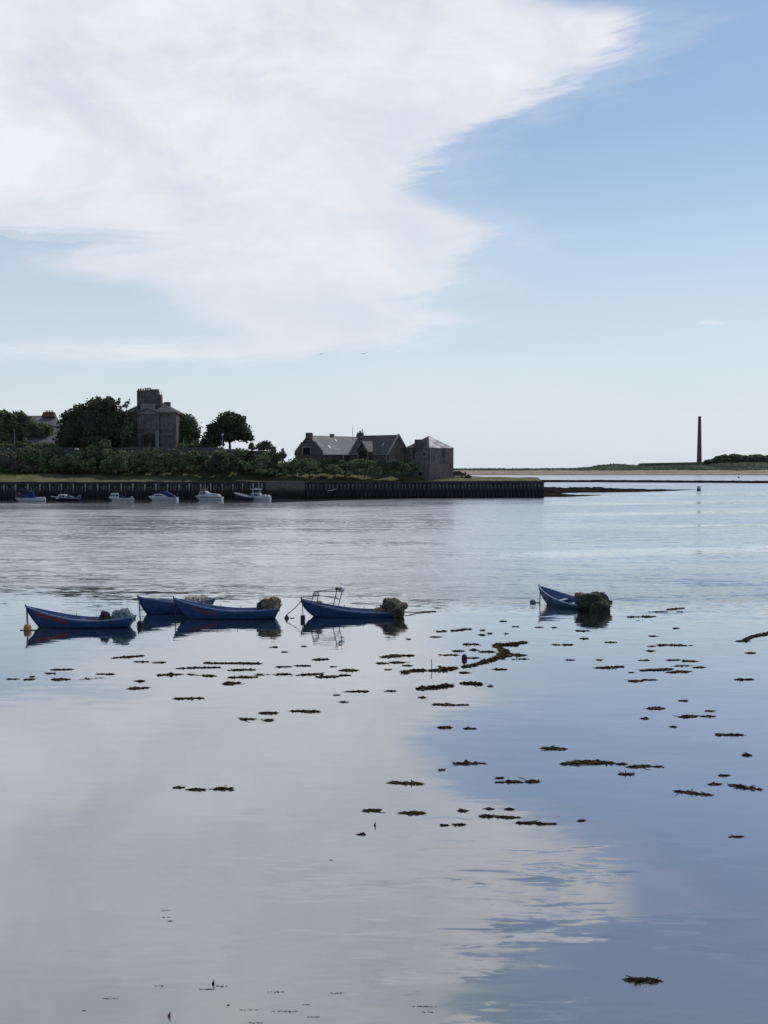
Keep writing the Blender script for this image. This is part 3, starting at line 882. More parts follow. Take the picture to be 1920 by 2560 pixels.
for sg, x0 in ((1, cbx0 - 0.45), (-1, cbx1 + 0.45)):
    xm = (cbx0 + cbx1) / 2
    dz = zped - ze + 0.1
    mb.prism([(x0, ze - 0.08), (xm, zped + 0.02), (xm, zped + 0.38), (x0, ze + 0.28)], Yh - 1.25, Yh + 0.598, 'y')
mb.build('raking_cornice', M['dark_stone'], house, world=True)
MB().box((xl - 0.35, Yh - 0.4, ze), (cbx0 - 0.5, Yh + DEP + 0.3, ze + 0.45)).box((cbx1 + 0.5, Yh - 0.4, ze), (xr + 0.35, Yh + DEP + 0.3, ze + 0.45)).build('cornice', M['dark_stone'], house, world=True)
MB().box((xl - 0.02, Yh - 0.14, hz_(1078)), (cbx0 - 0.03, Yh - 0.003, hz_(1075))).box((cbx0 - 0.02, Yh - 0.86, hz_(1078)), (cbx1 + 0.02, Yh - 0.703, hz_(1075))).box((cbx1 + 0.03, Yh - 0.14, hz_(1078)), (xr + 0.02, Yh - 0.003, hz_(1075))).build('string_course', M['dark_stone'], house, world=True)
# attic block behind the pediment
MB().box((hx(351), Yh + 0.61, ze + 0.1), (hx(386), Yh + 2.2, hz_(1009))).build('attic_block', M['sandstone_trim'], house, world=True)
# hipped roof
zr = hz_(1004)
rx0, rx1, ry0, ry1 = xl - 0.3, xr + 0.3, Yh - 0.35, Yh + DEP + 0.25
tx0, tx1, ty0, ty1 = hx(352), hx(398), Yh + 5.0, Yh + DEP - 5.0
z0 = ze + 0.46
roof = MB().add([(rx0, ry0, z0), (rx1, ry0, z0), (rx1, ry1, z0), (rx0, ry1, z0), (tx0, ty0, zr), (tx1, ty0, zr), (tx1, ty1, zr), (tx0, ty1, zr)],
                [(0, 3, 2, 1), (0, 1, 5, 4), (1, 2, 6, 5), (2, 3, 7, 6), (3, 0, 4, 7), (4, 5, 6, 7)]).build('roof', M['slate_dark'], house, world=True)
# wide chimney wall with pots
cz0, cz1 = ze + 2.0, hz_(977)
ch = MB().box((hx(339), Yh + 2.3, cz0), (hx(399), Yh + 5.2, hz_(985))).box((hx(339), Yh + 2.32, hz_(985) + 0.002), (hx(392), Yh + 5.18, cz1)).box((hx(338.4), Yh + 2.2, cz1 + 0.002), (hx(371), Yh + 5.3, cz1 + 0.25)).build('chimney', M['dark_stone'], house, world=True)
for i, px in enumerate((341, 346.5, 352.5, 359, 364.5, 370)):
    zt = cz1 + 0.25
    c = (hx(px), Yh + 3.7, zt)
    hgt = 0.62 if i < 3 else 0.82
    o = MB().lathe([(0.30, 0), (0.24, hgt * 0.75), (0.31, hgt * 0.85), (0.28, hgt)], 8, c).build('chimney_pot', M['pot'], ch, world=False)
    o.data.transform(Matrix.Translation(-hp))
MB().box((hx(374), Yh + 2.5, cz1 + 0.001), (hx(391), Yh + 5.0, hz_(971.5))).build('chimney_head', M['dark_stone'], house, world=True)
ch2 = MB().box((hx(401), Yh + 6, ze + 1.0), (hx(415.5), Yh + 8, hz_(1003.5))).box((hx(400.5), Yh + 5.9, hz_(1003.5) + 0.002), (hx(416), Yh + 8.1, hz_(1002.3))).build('chimney', M['slate'], house, world=True)
o = MB().tube([(hx(397.5), Yh + 4, hz_(986)), (hx(397.5), Yh + 4, hz_(977))], 0.1, 6).build('finial', M['iron'], house, world=True)

def win(house, o0, x0, x1, z0, z1, Y, frame=True, mm='window'):
    f = MB()
    fw = 0.14
    f.box((x0 - fw, Y - 0.10, z0), (x0, Y - 0.002, z1 + fw)).box((x1, Y - 0.10, z0), (x1 + fw, Y - 0.002, z1 + fw)).box((x0, Y - 0.10, z1), (x1, Y - 0.002, z1 + fw))
    w = f.build('window', M['sandstone_trim'], house, world=True)
    p = MB().box((x0 + 0.002, Y - 0.03, z0 + 0.002), (x1 - 0.002, Y - 0.003, z1 - 0.002)).build('pane', M[mm], w)
    p.data.transform(Matrix.Translation(-o0))
    s = MB().box((x0 - 0.25, Y - 0.22, z0 - 0.18), (x1 + 0.25, Y - 0.003, z0 - 0.002)).build('sill', M['sandstone_trim'], w)
    s.data.transform(Matrix.Translation(-o0))
    return w
Yc = Yh - 0.7
for a_, c_, t_, b_, yy in ((347.5, 350, 1048, 1070, Yc), (354, 357, 1050, 1070, Yc), (370.5, 373, 1059, 1067, Yc), (384, 388, 1055, 1069, Yc), (406, 409.5, 1058, 1069, Yh), (411, 413.5, 1059, 1068, Yh),
                           (349, 352, 1085, 1108, Yc), (318, 324, 1058, 1070, Yh), (318, 324, 1088, 1106, Yh)):
    win(house, hp, hx(a_), hx(c_), hz_(b_), hz_(t_), yy)
d_ = MB().box((hx(380), Yc - 0.06, zb), (hx(389), Yc - 0.003, hz_(1086))).build('door', M['black_paint'], house, world=True)
MB().box((hx(390), Yc - 0.2, zb), (hx(398.5), Yc - 0.003, hz_(1077))).build('pilaster', M['sandstone_trim'], house, world=True)
bay = MB().box((hx(403), Yh - 0.8, zb - 0.5), (hx(424), Yh - 0.003, hz_(1093))).build('bay_window', M['sandstone'], house, world=True)
o = MB().box((hx(404.5), Yh - 0.83, hz_(1112)), (hx(410), Yh - 0.803, hz_(1096))).box((hx(412), Yh - 0.83, hz_(1112)), (hx(422), Yh - 0.803, hz_(1096))).build('pane', M['window'], bay)
o.data.transform(Matrix.Translation(-hp))
o = MB().box((hx(402), Yh - 0.95, hz_(1093) + 0.002), (hx(425), Yh - 0.003, hz_(1089.5))).build('bay_roof', M['slate_dark'], bay)
o.data.transform(Matrix.Translation(-hp))
rg = random.Random(5)
mb = MB()
foliage(mb, px_lobes([(322, 1060, 14, 34, -1), (332, 1085, 13, 28, -1.2), (318, 1100, 16, 20, -1.4), (365, 1100, 12, 16, -1.5)], Yh, 0.25), 1500, 0.34, rg, 0.3)
mb.build('ivy', M['leaf_brown'], house, world=True)

# garden wall on the terrace edge
gw = thing('garden_wall', 'long grey stone garden wall above the shrubs, in front of the mansion', 'wall', at(300, 1150, 341))
def wx(px): return at(px, 1130, 341).x
def wz(py): return at(300, py, 341).z
mb = MB()
x = wx(-40)
while x < wx(592):
    x2 = min(x + rng.uniform(5, 9), wx(592))
    mb.box((x, 341.0 + rng.uniform(-0.08, 0.08), 6.5), (x2 - 0.01, 342.1, wz(1122) + rng.uniform(-0.08, 0.06)))
    x = x2
mb.build('wall', M['wall_stone'], gw, world=True)
MB().box((wx(-40), 340.75, wz(1122) + 0.07), (wx(560), 342.3, wz(1119.5) + 0.07)).build('coping', M['wall_stone'], gw, world=True)
mb = MB()
for a_, b_, t_ in ((500, 516, 1136), (528, 545, 1128), (548, 560, 1124), (575, 590, 1130)):
    mb.box((wx(a_), 339.9, 6.5), (wx(b_), 340.7, wz(t_)))
mb.build('buttress', M['wall_stone'], gw, world=True)
lw = thing('low_wall', 'low dark stone wall running right from the lone tree', 'wall', at(640, 1135, 343))
MB().box((at(592, 1130, 343).x, 343, 8), (at(690, 1130, 343).x, 344, at(640, 1126.5, 343).z)).build('wall', M['dark_stone'], lw, world=True)

# outhouse and the far house behind the trees on the left
Yo = 352
oh = thing('outhouse', 'low stone outhouse with a pale slate roof beside the far left trees', 'outhouse', at(100, 1118, Yo))
ox = lambda px: at(px, 1100, Yo).x
oz = lambda py: at(100, py, Yo).z
MB().box((ox(66), Yo, 12.5), (ox(136), Yo + 6, oz(1108))).build('wall', M['wall_stone'], oh, world=True)
MB().add([(ox(65), Yo - 0.4, oz(1109)), (ox(137), Yo - 0.4, oz(1109)), (ox(138), Yo + 3, oz(1089)), (ox(65), Yo + 3, oz(1088)), (ox(65), Yo + 6.4, oz(1109)), (ox(137), Yo + 6.4, oz(1109))],
         [(0, 1, 2, 3), (3, 2, 5, 4), (0, 3, 4), (1, 5, 2), (0, 4, 5, 1)]).build('roof', M['wall_stone'], oh, world=True)
MB().add([(ox(82), Yo - 3, oz(1119)), (ox(150), Yo - 3, oz(1119)), (ox(152), Yo - 0.42, oz(1101)), (ox(118), Yo - 0.42, oz(1101)), (ox(118), Yo - 0.42, 12.6), (ox(82), Yo - 0.42, 12.6), (ox(152), Yo - 0.42, 12.6), (ox(82), Yo - 3, 12.6), (ox(150), Yo - 3, 12.6)],
         [(0, 1, 2, 3), (0, 3, 4, 5), (1, 8, 6, 2), (0, 7, 8, 1), (0, 5, 7)]).build('lean_to', M['wall_stone'], oh, world=True)
Yf = 430
fh = thing('far_house', 'slate roofed house with a red brick chimney stack showing behind the left trees', 'house', at(100, 1110, Yf))
fx = lambda px: at(px, 1060, Yf).x
fz = lambda py: at(100, py, Yf).z
MB().box((fx(40), Yf, 12), (fx(133), Yf + 11, fz(1063))).build('wall', M['sandstone'], fh, world=True)
MB().add([(fx(38), Yf - 0.5, fz(1064)), (fx(136), Yf - 0.5, fz(1064)), (fx(136), Yf + 11.5, fz(1064)), (fx(38), Yf + 11.5, fz(1064)), (fx(58), Yf + 5.5, fz(1037.5)), (fx(130), Yf + 5.5, fz(1037.5))],
         [(0, 1, 5, 4), (1, 2, 5), (2, 3, 4, 5), (3, 0, 4), (0, 3, 2, 1)]).build('roof', M['slate'], fh, world=True)
ch = MB().prism([(fx(96.5), fz(1041)), (fx(130), fz(1041)), (fx(126), fz(1029)), (fx(101), fz(1029))], Yf + 3.5, Yf + 6.5, 'y').build('chimney', M['red_brick'], fh, world=True)
for px in (106, 110, 114, 118.5, 123):
    o = MB().lathe([(0.22, 0), (0.18, 0.6), (0.22, 0.65)], 8, (fx(px), Yf + 5, fz(1029))).build('chimney_pot', M['pot'], ch)
    o.data.transform(Matrix.Translation(-fh.location))

# ------------------------------------------------------------------ the two boathouse wings
def gable_house(root, origin, rotz, Lr, Wd, z0, ze, zr, wall_m, roof_m, skew=0.35, trim=None):
    """ridge along local x from 0 to Lr, local y 0 (near) to Wd; returns the local->world matrix"""
    mtx = Matrix.Translation(Vector((origin[0], origin[1], 0))) @ Matrix.Rotation(rotz, 4, 'Z')
    MB().prism([(0, z0), (Wd, z0), (Wd, ze), (Wd / 2, zr - 0.25), (0, ze)], 0.0, Lr, 'x', mtx).build('wall', wall_m, root, world=True)
    k = (zr - ze) / (Wd / 2)
    th = 0.18
    ov = 0.35
    near = [(-ov, ze - ov * k + 0.02), (Wd / 2, zr), (Wd / 2, zr + th), (-ov, ze - ov * k + th + 0.02)]
    far = [(Wd + ov, ze - ov * k + 0.02), (Wd / 2, zr), (Wd / 2, zr + th), (Wd + ov, ze - ov * k + th + 0.02)]
    mb = MB()
    mb.prism(near, 0.42, Lr - 0.42, 'x', mtx)
    mb.prism(far, 0.42, Lr - 0.42, 'x', mtx)
    roof = mb.build('roof', roof_m, root, world=True)
    for x0, x1 in ((-0.08, 0.418), (Lr - 0.418, Lr + 0.08)):
        mb = MB()
        for q in (-1, 1):
            y0 = Wd / 2 + q * (Wd / 2 + 0.25)
            mb.prism([(y0, ze - 0.35), (Wd / 2, zr - 0.02), (Wd / 2, zr + skew + 0.15), (y0, ze + skew)], x0, x1, 'x', mtx)
        mb.build('gable_coping', trim or wall_m, root, world=True)
    return mtx

Yb = 352.0
kb = Yb / FPX
g0 = 6.0
# left wing: its left gable faces the camera and to the left
tL = R(50)
WdL = 70 * kb / math.sin(tL)
oL = at(804, 1150, Yb - 2)                                                  # near eave corner
bl = thing('crow_step_house', 'long stone house with crow stepped left gable and a pale patched slate roof', 'house', (oL.x, oL.y, g0))
zeL, zrL = at(804, 1134.5, Yb - 2).z, at(768, 1090, Yb + 2).z
mL_ = gable_house(bl, oL, tL, 23.5, WdL, g0 - 1, zeL, zrL, M['dark_stone'], M['slate'])
inv = lambda root, o: o.data.transform(Matrix.Translation(-root.location))
# crow steps and the gable chimney
mb = MB()
for q in (0, 1):
    for i in range(5):
        f = (i + 0.5) / 9
        yy = WdL * 0.5 * f if q == 0 else WdL * (1 - 0.5 * f)
        zz = zeL + (zrL - zeL) * f
        mb.box((-0.12, yy - 0.33, zz + 0.2), (0.46, yy + 0.33, zz + 0.85), mL_)
mb.build('crow_steps', M['dark_stone'], bl, world=True)
MB().box((-0.15, WdL / 2 - 0.95, zrL - 0.6), (1.0, WdL / 2 + 0.95, zrL + 0.75), mL_).box((-0.2, WdL / 2 - 0.75, zrL + 0.752), (1.05, WdL / 2 + 0.75, zrL + 0.95), mL_).build('chimney', M['dark_stone'], bl, world=True)
MB().box((9.8, WdL / 2 - 0.35, zrL - 0.2), (10.9, WdL / 2 + 0.35, zrL + 0.55), mL_).box((9.65, WdL / 2 - 0.45, zrL + 0.552), (11.05, WdL / 2 + 0.45, zrL + 0.8), mL_).build('chimney', M['dark_stone'], bl, world=True)
# boarded opening in the gable
f = MB()
y0, y1 = WdL * 0.42, WdL * 0.69
z0, z1 = zeL - 0.2, zeL + 1.9
f.box((-0.12, y0 - 0.35, z0), (-0.004, y0, z1 + 0.3), mL_).box((-0.12, y1, z0), (-0.004, y1 + 0.35, z1 + 0.3), mL_).box((-0.12, y0, z1), (-0.004, y1, z1 + 0.3), mL_)
w = f.build('window', M['sandstone_trim'], bl, world=True)
inv(bl, MB().box((-0.05, y0 + 0.002, z0), (-0.004, y1 - 0.002, z1 - 0.002), mL_).build('pane', M['window'], w))
# rooflights lying on the near slope
def on_roof(mtx, Wd, ze, zr, u, f, wu, wf, root, name, m, up=0.22):
    k = (zr - ze) / (Wd / 2)
    ya, yb = Wd / 2 * f, Wd / 2 * (f + wf)
    P = lambda x, y, d: mtx @ Vector((x, y, ze + y * k + d))
    vs = [P(u, ya, up), P(u + wu, ya, up), P(u + wu, yb, up), P(u, yb, up), P(u, ya, up + 0.08), P(u + wu, ya, up + 0.08), P(u + wu, yb, up + 0.08), P(u, yb, up + 0.08)]
    return MB().add(vs, [(0, 3, 2, 1), (4, 5, 6, 7), (0, 1, 5, 4), (1, 2, 6, 5), (2, 3, 7, 6), (3, 0, 4, 7)]).build(name, m, root, world=True)
on_roof(mL_, WdL, zeL, zrL, 5.2, 0.28, 0.7, 0.16, bl, 'rooflight', M['white_float'])
on_roof(mL_, WdL, zeL, zrL, 8.0, 0.60, 0.6, 0.13, bl, 'rooflight', M['slate_lead'])
on_roof(mL_, WdL, zeL, zrL, 10.2, 0.66, 0.6, 0.13, bl, 'rooflight', M['white_float'])
MB().box((-0.0, -0.42, zeL - 0.32), (13, -0.30, zeL - 0.2), mL_).build('gutter', M['iron'], bl, world=True)
p = mL_ @ Vector((9.0, -0.35, 0))
MB().tube([(p.x, p.y, zeL - 0.3), (p.x, p.y, g0)], 0.12, 6).build('downpipe', M['white_float'], bl, world=True)

# right wing: faces the camera and to the left, its right gable towards the camera
tR = -R(40)
WdR = 50 * kb / math.sin(-tR)
oR = at(873, 1150, Yb + 3)
br = thing('dormer_house', 'dark slate roofed stone house with a gabled dormer, next to the hip roofed tower', 'house', (oR.x, oR.y, g0))
zeR, zrR = at(872, 1135, Yb + 3).z, at(897, 1090.5, Yb + 6).z
LR = 100 * kb / math.cos(tR)
mR_ = gable_house(br, oR, tR, LR, WdR, g0 - 1, zeR, zrR, M['dark_stone'], M['slate_dark'], 0.3, M['sandstone_trim'])
mb = MB().box((-0.3, WdR / 2 - 0.7, zrR - 0.5), (1.0, WdR / 2 + 0.9, zrR + 1.1), mR_).box((-0.8, WdR / 2 - 0.5, zrR - 0.5), (-0.302, WdR / 2 + 0.5, zrR + 0.6), mR_)
ch = mb.build('chimney', M['dark_stone'], br, world=True)
for x_, h_ in ((-0.55, 0.6), (0.1, 1.1), (0.55, 1.1)):
    p = mR_ @ Vector((x_, WdR / 2, zrR + h_))
    inv(br, MB().lathe([(0.16, 0), (0.13, 0.5), (0.16, 0.55)], 8, p).build('chimney_pot', M['pot'], ch))
p1, p2 = at(881.5, 1069, Yb + 6), at(905.5, 1073, Yb + 5)
MB().tube([p1, (p1.x, p1.y, zrR - 1.2)], 0.07, 6).build('aerial_pole', M['iron'], br, world=True)
MB().tube([p2, (p2.x, p2.y, zrR - 1.0)], 0.14, 6).build('flue', M['iron'], br, world=True)
on_roof(mR_, WdR, zeR, zrR, 2.3, 0.34, 0.6, 0.2, br, 'rooflight', M['iron'])
on_roof(mR_, WdR, zeR, zrR, 11.0, 0.36, 0.6, 0.2, br, 'rooflight', M['iron'])
# dormer with a gabled front on posts
dm = MB()
u0, u1, um = 4.5, 8.5, 6.5
zd0, zd1 = zeR + 0.7, zeR + 3.5
kR = (zrR - zeR) / (WdR / 2)
dorm = MB().prism([(u0, zeR - 2.6), (u1, zeR - 2.6), (u1, zd0), (um, zd1 - 0.2), (u0, zd0)], -1.2, (zd1 - zeR) / kR, 'y', mR_).build('dormer', M['dark_stone'], br, world=True)
rf = MB()
for ua, sg in ((u0 - 0.35, 1), (u1 + 0.35, -1)):
    rf.prism([(ua, zd0 - 0.3), (um, zd1), (um, zd1 + 0.2), (ua, zd0 - 0.1)], -1.75, (zd1 - zeR) / kR + 0.1, 'y', mR_)
inv(br, rf.build('dormer_roof', M['slate'], dorm))
inv(br, MB().box((u0 + 0.6, -1.26, zeR - 1.9), (u1 - 0.6, -1.203, zd0 + 0.2), mR_).build('dormer_window', M['window'], dorm))
inv(br, MB().box((u0 + 0.05, -1.5, zeR - 2.6), (u0 + 0.28, -1.262, zd0 - 0.05), mR_).box((u1 - 0.28, -1.5, zeR - 2.6), (u1 - 0.05, -1.262, zd0 - 0.05), mR_).build('dormer_post', M['plank'], dorm))
MB().box((0, -0.42, zeR - 0.32), (u0 - 0.4, -0.30, zeR - 0.2), mR_).box((u1 + 0.4, -0.42, zeR - 0.32), (LR, -0.30, zeR - 0.2), mR_).build('gutter', M['iron'], br, world=True)
p = mR_ @ Vector((LR - 0.7, -0.35, 0))
MB().tube([(p.x, p.y, zeR - 0.3), (p.x, p.y, g0)], 0.11, 6).build('downpipe', M['iron'], br, world=True)

# ------------------------------------------------------------------ hip roofed tower on the point
Yt = 343.0
kt = Yt / FPX
ct = at(1073, 1190, Yt)
tw = thing('stone_tower', 'square red brown stone tower with hipped roof at the end of the houses', 'tower', (ct.x, ct.y, 5.2))
aL, aR = 59 * kt, 64 * kt
cL, cR_ = Vector((ct.x - aL, ct.y + 7.2, 0)), Vector((ct.x + aR, ct.y + 6.6, 0))
cB = cL + cR_ - Vector((ct.x, ct.y, 0))
zt0, zt1, zta = 4.4, at(1073, 1120.5, Yt).z, at(1075, 1091, Yt + 7).z
foot = [Vector((ct.x, ct.y, 0)), cR_, cB, cL]
vs = [(p.x, p.y, zt0) for p in foot] + [(p.x, p.y, zt1) for p in foot]
MB().add(vs, [(0, 1, 5, 4), (1, 2, 6, 5), (2, 3, 7, 6), (3, 0, 4, 7), (4, 5, 6, 7), (3, 2, 1, 0)]).build('wall', M['red_stone'], tw, world=True)
cen = (foot[0] + foot[2]) / 2
ea = [cen + (p - cen) * 1.025 for p in foot]
ap = (cen.x - 0.2, cen.y, zta)
for nm, i, m_ in (('roof', 0, 'slate_lead'), ('roof', 1, 'slate_dark'), ('roof', 2, 'slate_dark'), ('roof', 3, 'slate_dark')):
    p, q = ea[i], ea[(i + 1) % 4]
    MB().add([(p.x, p.y, zt1 + 0.004), (q.x, q.y, zt1 + 0.004), ap, (p.x, p.y, zt1 + 0.16), (q.x, q.y, zt1 + 0.16), (ap[0], ap[1], ap[2] + 0.16)],
             [(0, 2, 1), (3, 4, 5), (0, 1, 4, 3), (1, 2, 5, 4), (2, 0, 3, 5)]).build(nm, M[m_], tw, world=True)
fdir = (foot[3] - foot[0]).normalized()
rdir = (foot[1] - foot[0]).normalized()
def face_mtx(d):
    nrm = Vector((d.y, -d.x, 0))
    if nrm.y > 0: nrm = -nrm
    return Matrix(((d.x, nrm.x, 0, ct.x), (d.y, nrm.y, 0, ct.y), (0, 0, 1, 0), (0, 0, 0, 1)))
fl, fr = face_mtx(fdir), face_mtx(rdir)
lL, lR = (foot[3] - foot[0]).length, (foot[1] - foot[0]).length
MB().box((lL * 0.27, -1.5, zt1 - 1.0), (lL * 0.60, 0.05, at(1050, 1098, Yt).z), fl).build('chimney', M['dark_stone'], tw, world=True)
def hole(name, mtx, u0, u1, py0, py1):
    zz0, zz1 = at(1073, py1, Yt + 3).z, at(1073, py0, Yt + 3).z
    w = MB().box((u0 - 0.12, 0.003, zz0 - 0.2), (u1 + 0.12, 0.16, zz0 - 0.002), mtx).build(name, M['sandstone_trim'], tw, world=True)
    inv(tw, MB().box((u0, 0.003, zz0), (u1, 0.05, zz1), mtx).build('pane', M['window'], w))
hole('window', fl, lL * 0.18, lL * 0.24, 1132, 1139)
hole('window', fl, lL * 0.60, lL * 0.66, 1117, 1149)
hole('window', fr, lR * 0.51, lR * 0.66, 1124, 1145)
hole('window', fr, lR * 0.57, lR * 0.645, 1150, 1159)
hole('window', fl, lL * 0.30, lL * 0.42, 1180, 1189)
MB().tube([fr @ Vector((0.3, 0.15, zt1)), fr @ Vector((0.3, 0.15, zt1 - 4.7))], 0.13, 6).build('downpipe', M['sandstone_trim'], tw, world=True)

# ------------------------------------------------------------------ trees, shrubs
tree('broad_tree', 'broad dark tree crowding the left side of the mansion', 343, 230, 1122,
     [(180, 1075, 42, 42), (225, 1060, 50, 55), (270, 1062, 46, 52), (245, 1020, 34, 28), (275, 1012, 24, 20), (200, 1035, 34, 24), (172, 1042, 20, 14), (300, 1080, 34, 44), (165, 1100, 30, 24), (240, 1100, 60, 26), (305, 1045, 16, 16)],
     6500, 0.42, M['leaf_dark'], 0.5, 1100, seed=2)
tree('thin_tree', 'thin spindly tree top with gaps against the mansion chimney', 342, 305, 1120,
     [(298, 1002, 5, 10), (300, 1020, 6, 9), (318, 1008, 7, 6), (323, 1000, 3, 3), (312, 1016, 9, 6), (303, 1035, 10, 10)], 420, 0.24, M['leaf_dark'], 0.2, 1060, core_k=0, shell=0.2, seed=3)
tree('leafy_tree', 'leafy green tree filling the far left edge beside the slate roofed house', 356, 30, 1122,
     [(5, 1060, 26, 34), (40, 1062, 30, 34), (70, 1080, 34, 36), (100, 1085, 30, 26), (52, 1045, 18, 16), (20, 1042, 14, 12), (25, 1095, 40, 26), (115, 1070, 14, 10), (-25, 1050, 26, 36)],
     5200, 0.45, M['leaf_mid'], 0.4, 1100, seed=4)
tree('round_tree', 'round headed tree close to the right side of the mansion', 356, 462, 1122,
     [(455, 1070, 28, 34), (475, 1075, 26, 36), (460, 1050, 20, 16), (488, 1085, 13, 22), (462, 1100, 34, 22), (445, 1045, 14, 12)],
     2600, 0.42, M['leaf_mid'], 0.35, 1105, seed=5)
tree('lone_tree', 'lone domed dark tree with sky showing under its branches', 350, 574, 1126,
     [(570, 1058, 38, 26), (550, 1075, 34, 24), (596, 1078, 34, 24), (612, 1092, 24, 13), (530, 1092, 24, 16), (570, 1090, 46, 18), (575, 1040, 22, 11), (625, 1099, 12, 5), (527, 1070, 12, 10), (520, 1108, 24, 14), (545, 1108, 16, 12), (595, 1050, 20, 14)],
     4600, 0.40, M['leaf_dark'], 0.42, 1104, limbs=((560, 1092), (590, 1094), (605, 1097), (578, 1085), (550, 1100)), seed=6)
tree('small_tree', 'small grey green tree at the low wall, right of the lone tree', 350, 660, 1132,
     [(652, 1118, 14, 12), (668, 1116, 14, 14), (660, 1112, 10, 9), (682, 1124, 10, 8), (630, 1118, 8, 12)], 800, 0.34, M['leaf_far'], 0.18, 1122, seed=8)

def shrub(label, Y, lobes_px, n, size, m='leaf_shrub', seed=0, name='shrub', group='shrubs on the quay bank'):
    rg = random.Random(seed)
    if Y < 345:
        Y = max(Y, 333) + 1.0
        foot_ = 1182 if lobes_px[0][0] < 600 else 1188
        lobes_px = [(a, min(b_, foot_ - d), c_, d) for a, b_, c_, d in lobes_px]
    if Y < 345:
        more = []
        for a, b_, c_, d in lobes_px:
            for _ in range(4):
                q, e = rg.uniform(0, 6.28), rg.uniform(0.55, 0.95)
                more.append((a + math.cos(q) * c_ * e, min(b_ + math.sin(q) * d * e * 0.9, foot_ - d * 0.4), c_ * rg.uniform(0.25, 0.5), d * rg.uniform(0.28, 0.6)))
        lobes_px = [(a, b_, c_ * 0.85, d * 0.8) for a, b_, c_, d in lobes_px] + more
        if lobes_px[0][0] > 700:                          # low in front of the houses, so their walls show
            lobes_px = [(a, max(b_, 1149 + d * 0.85), c_, d) for a, b_, c_, d in lobes_px]
    rg = random.Random(seed)
    L0 = px_lobes(lobes_px, Y)
    cx = sum(l[0] for l in L0) / len(L0)
    zmin = min(l[2] - l[5] for l in L0)
    r = thing(name, label, 'shrub', (cx, Y, zmin), group=group)
    mb = core(MB(), L0, 0.72)
    foliage(mb, L0, n, size, rg, 0.55)
    mb.build('foliage', M[m], r, world=True)
    sb = MB()
    for _ in range(3):
        sb.tube([(cx + rg.uniform(-.3, .3), Y, zmin - 0.4), (cx + rg.uniform(-.8, .8), Y + rg.uniform(-.4, .4), zmin + 0.9)], 0.08, 5, 0.04)
    sb.build('stem', M['trunk'], r, world=True)
    return r
SH = [
    ('brown twiggy shrub at the far left end of the bank', 332, [(15, 1150, 26, 24), (45, 1165, 26, 18), (70, 1172, 20, 12)], 1400, 'leaf_brown'),
    ('tall green shrub below the outhouse', 335, [(75, 1142, 28, 24), (105, 1150, 26, 26), (55, 1140, 16, 18)], 1500, 'leaf_shrub'),
    ('yellow green bush just above the garden wall by the outhouse', 343, [(47, 1112, 13, 7), (58, 1116, 9, 5)], 300, 'leaf_mid'),
    ('pale green shrub below the broad tree', 332, [(150, 1160, 26, 20), (185, 1152, 30, 26), (210, 1165, 22, 18)], 1500, 'leaf_mid'),
    ('dark low shrub at the grass edge under the broad tree', 329, [(185, 1172, 24, 14), (215, 1176, 26, 13), (160, 1178, 16, 9)], 1000, 'leaf_dark'),
    ('tall bushy shrub rising over the wall below the broad tree', 336, [(240, 1130, 30, 24), (262, 1112, 18, 12), (225, 1140, 24, 22), (275, 1145, 26, 24)], 1900, 'leaf_shrub'),
    ('rounded shrub with its foot on the grass left of the mansion', 330, [(285, 1160, 30, 24), (310, 1165, 22, 20), (262, 1170, 18, 16)], 1400, 'leaf_shrub'),
    ('wide shrub directly below the mansion door', 335, [(345, 1150, 30, 22), (378, 1155, 28, 20), (320, 1145, 20, 16)], 1400, 'leaf_shrub'),
    ('green shrub below the round headed tree', 335, [(430, 1152, 30, 22), (458, 1158, 28, 20), (475, 1145, 22, 20), (405, 1160, 20, 16)], 1600, 'leaf_mid'),
    ('dark mounded shrub standing forward on the grass in front of the wall buttresses', 330, [(525, 1172, 26, 16), (560, 1168, 32, 20), (590, 1176, 22, 13), (510, 1178, 16, 10)], 1700, 'leaf_dark'),
    ('shrub covering the wall foot below the lone tree', 336, [(550, 1150, 26, 14), (585, 1152, 22, 13)], 800, 'leaf_brown'),
    ('dark shrub under the right branches of the lone tree', 338, [(612, 1138, 22, 16), (632, 1148, 22, 16), (590, 1140, 12, 10)], 1100, 'leaf_dark'),
    ('light green shrub on the bank below the small tree', 333, [(620, 1165, 28, 14), (650, 1160, 22, 18), (600, 1158, 16, 12)], 1100, 'leaf_mid'),
    ('grey green shrub left of the crow stepped gable', 340, [(668, 1148, 24, 20), (695, 1145, 22, 16), (705, 1135, 12, 10), (680, 1165, 26, 16)], 1400, 'leaf_shrub'),
    ('big rounded shrub in front of the crow stepped gable', 338, [(745, 1160, 36, 24), (775, 1165, 32, 22), (722, 1172, 22, 14), (760, 1150, 22, 14)], 2000, 'leaf_shrub'),
    ('dark shrub below the patched slate roof', 339, [(822, 1160, 28, 20), (845, 1165, 24, 18), (835, 1148, 14, 10)], 1300, 'leaf_dark'),
    ('green shrub spreading in front of the dormer', 339, [(895, 1165, 30, 20), (925, 1168, 30, 20), (910, 1155, 22, 12)], 1600, 'leaf_shrub'),
    ('dark ragged shrub against the left foot of the tower', 338, [(970, 1165, 30, 18), (1000, 1172, 26, 16), (1028, 1170, 16, 16), (985, 1155, 16, 10)], 1500, 'leaf_dark'),
]
for i, (lab, Y, lb, n, mm) in enumerate(SH):
    shrub(lab, Y, lb, n, 0.36, mm, 40 + i)
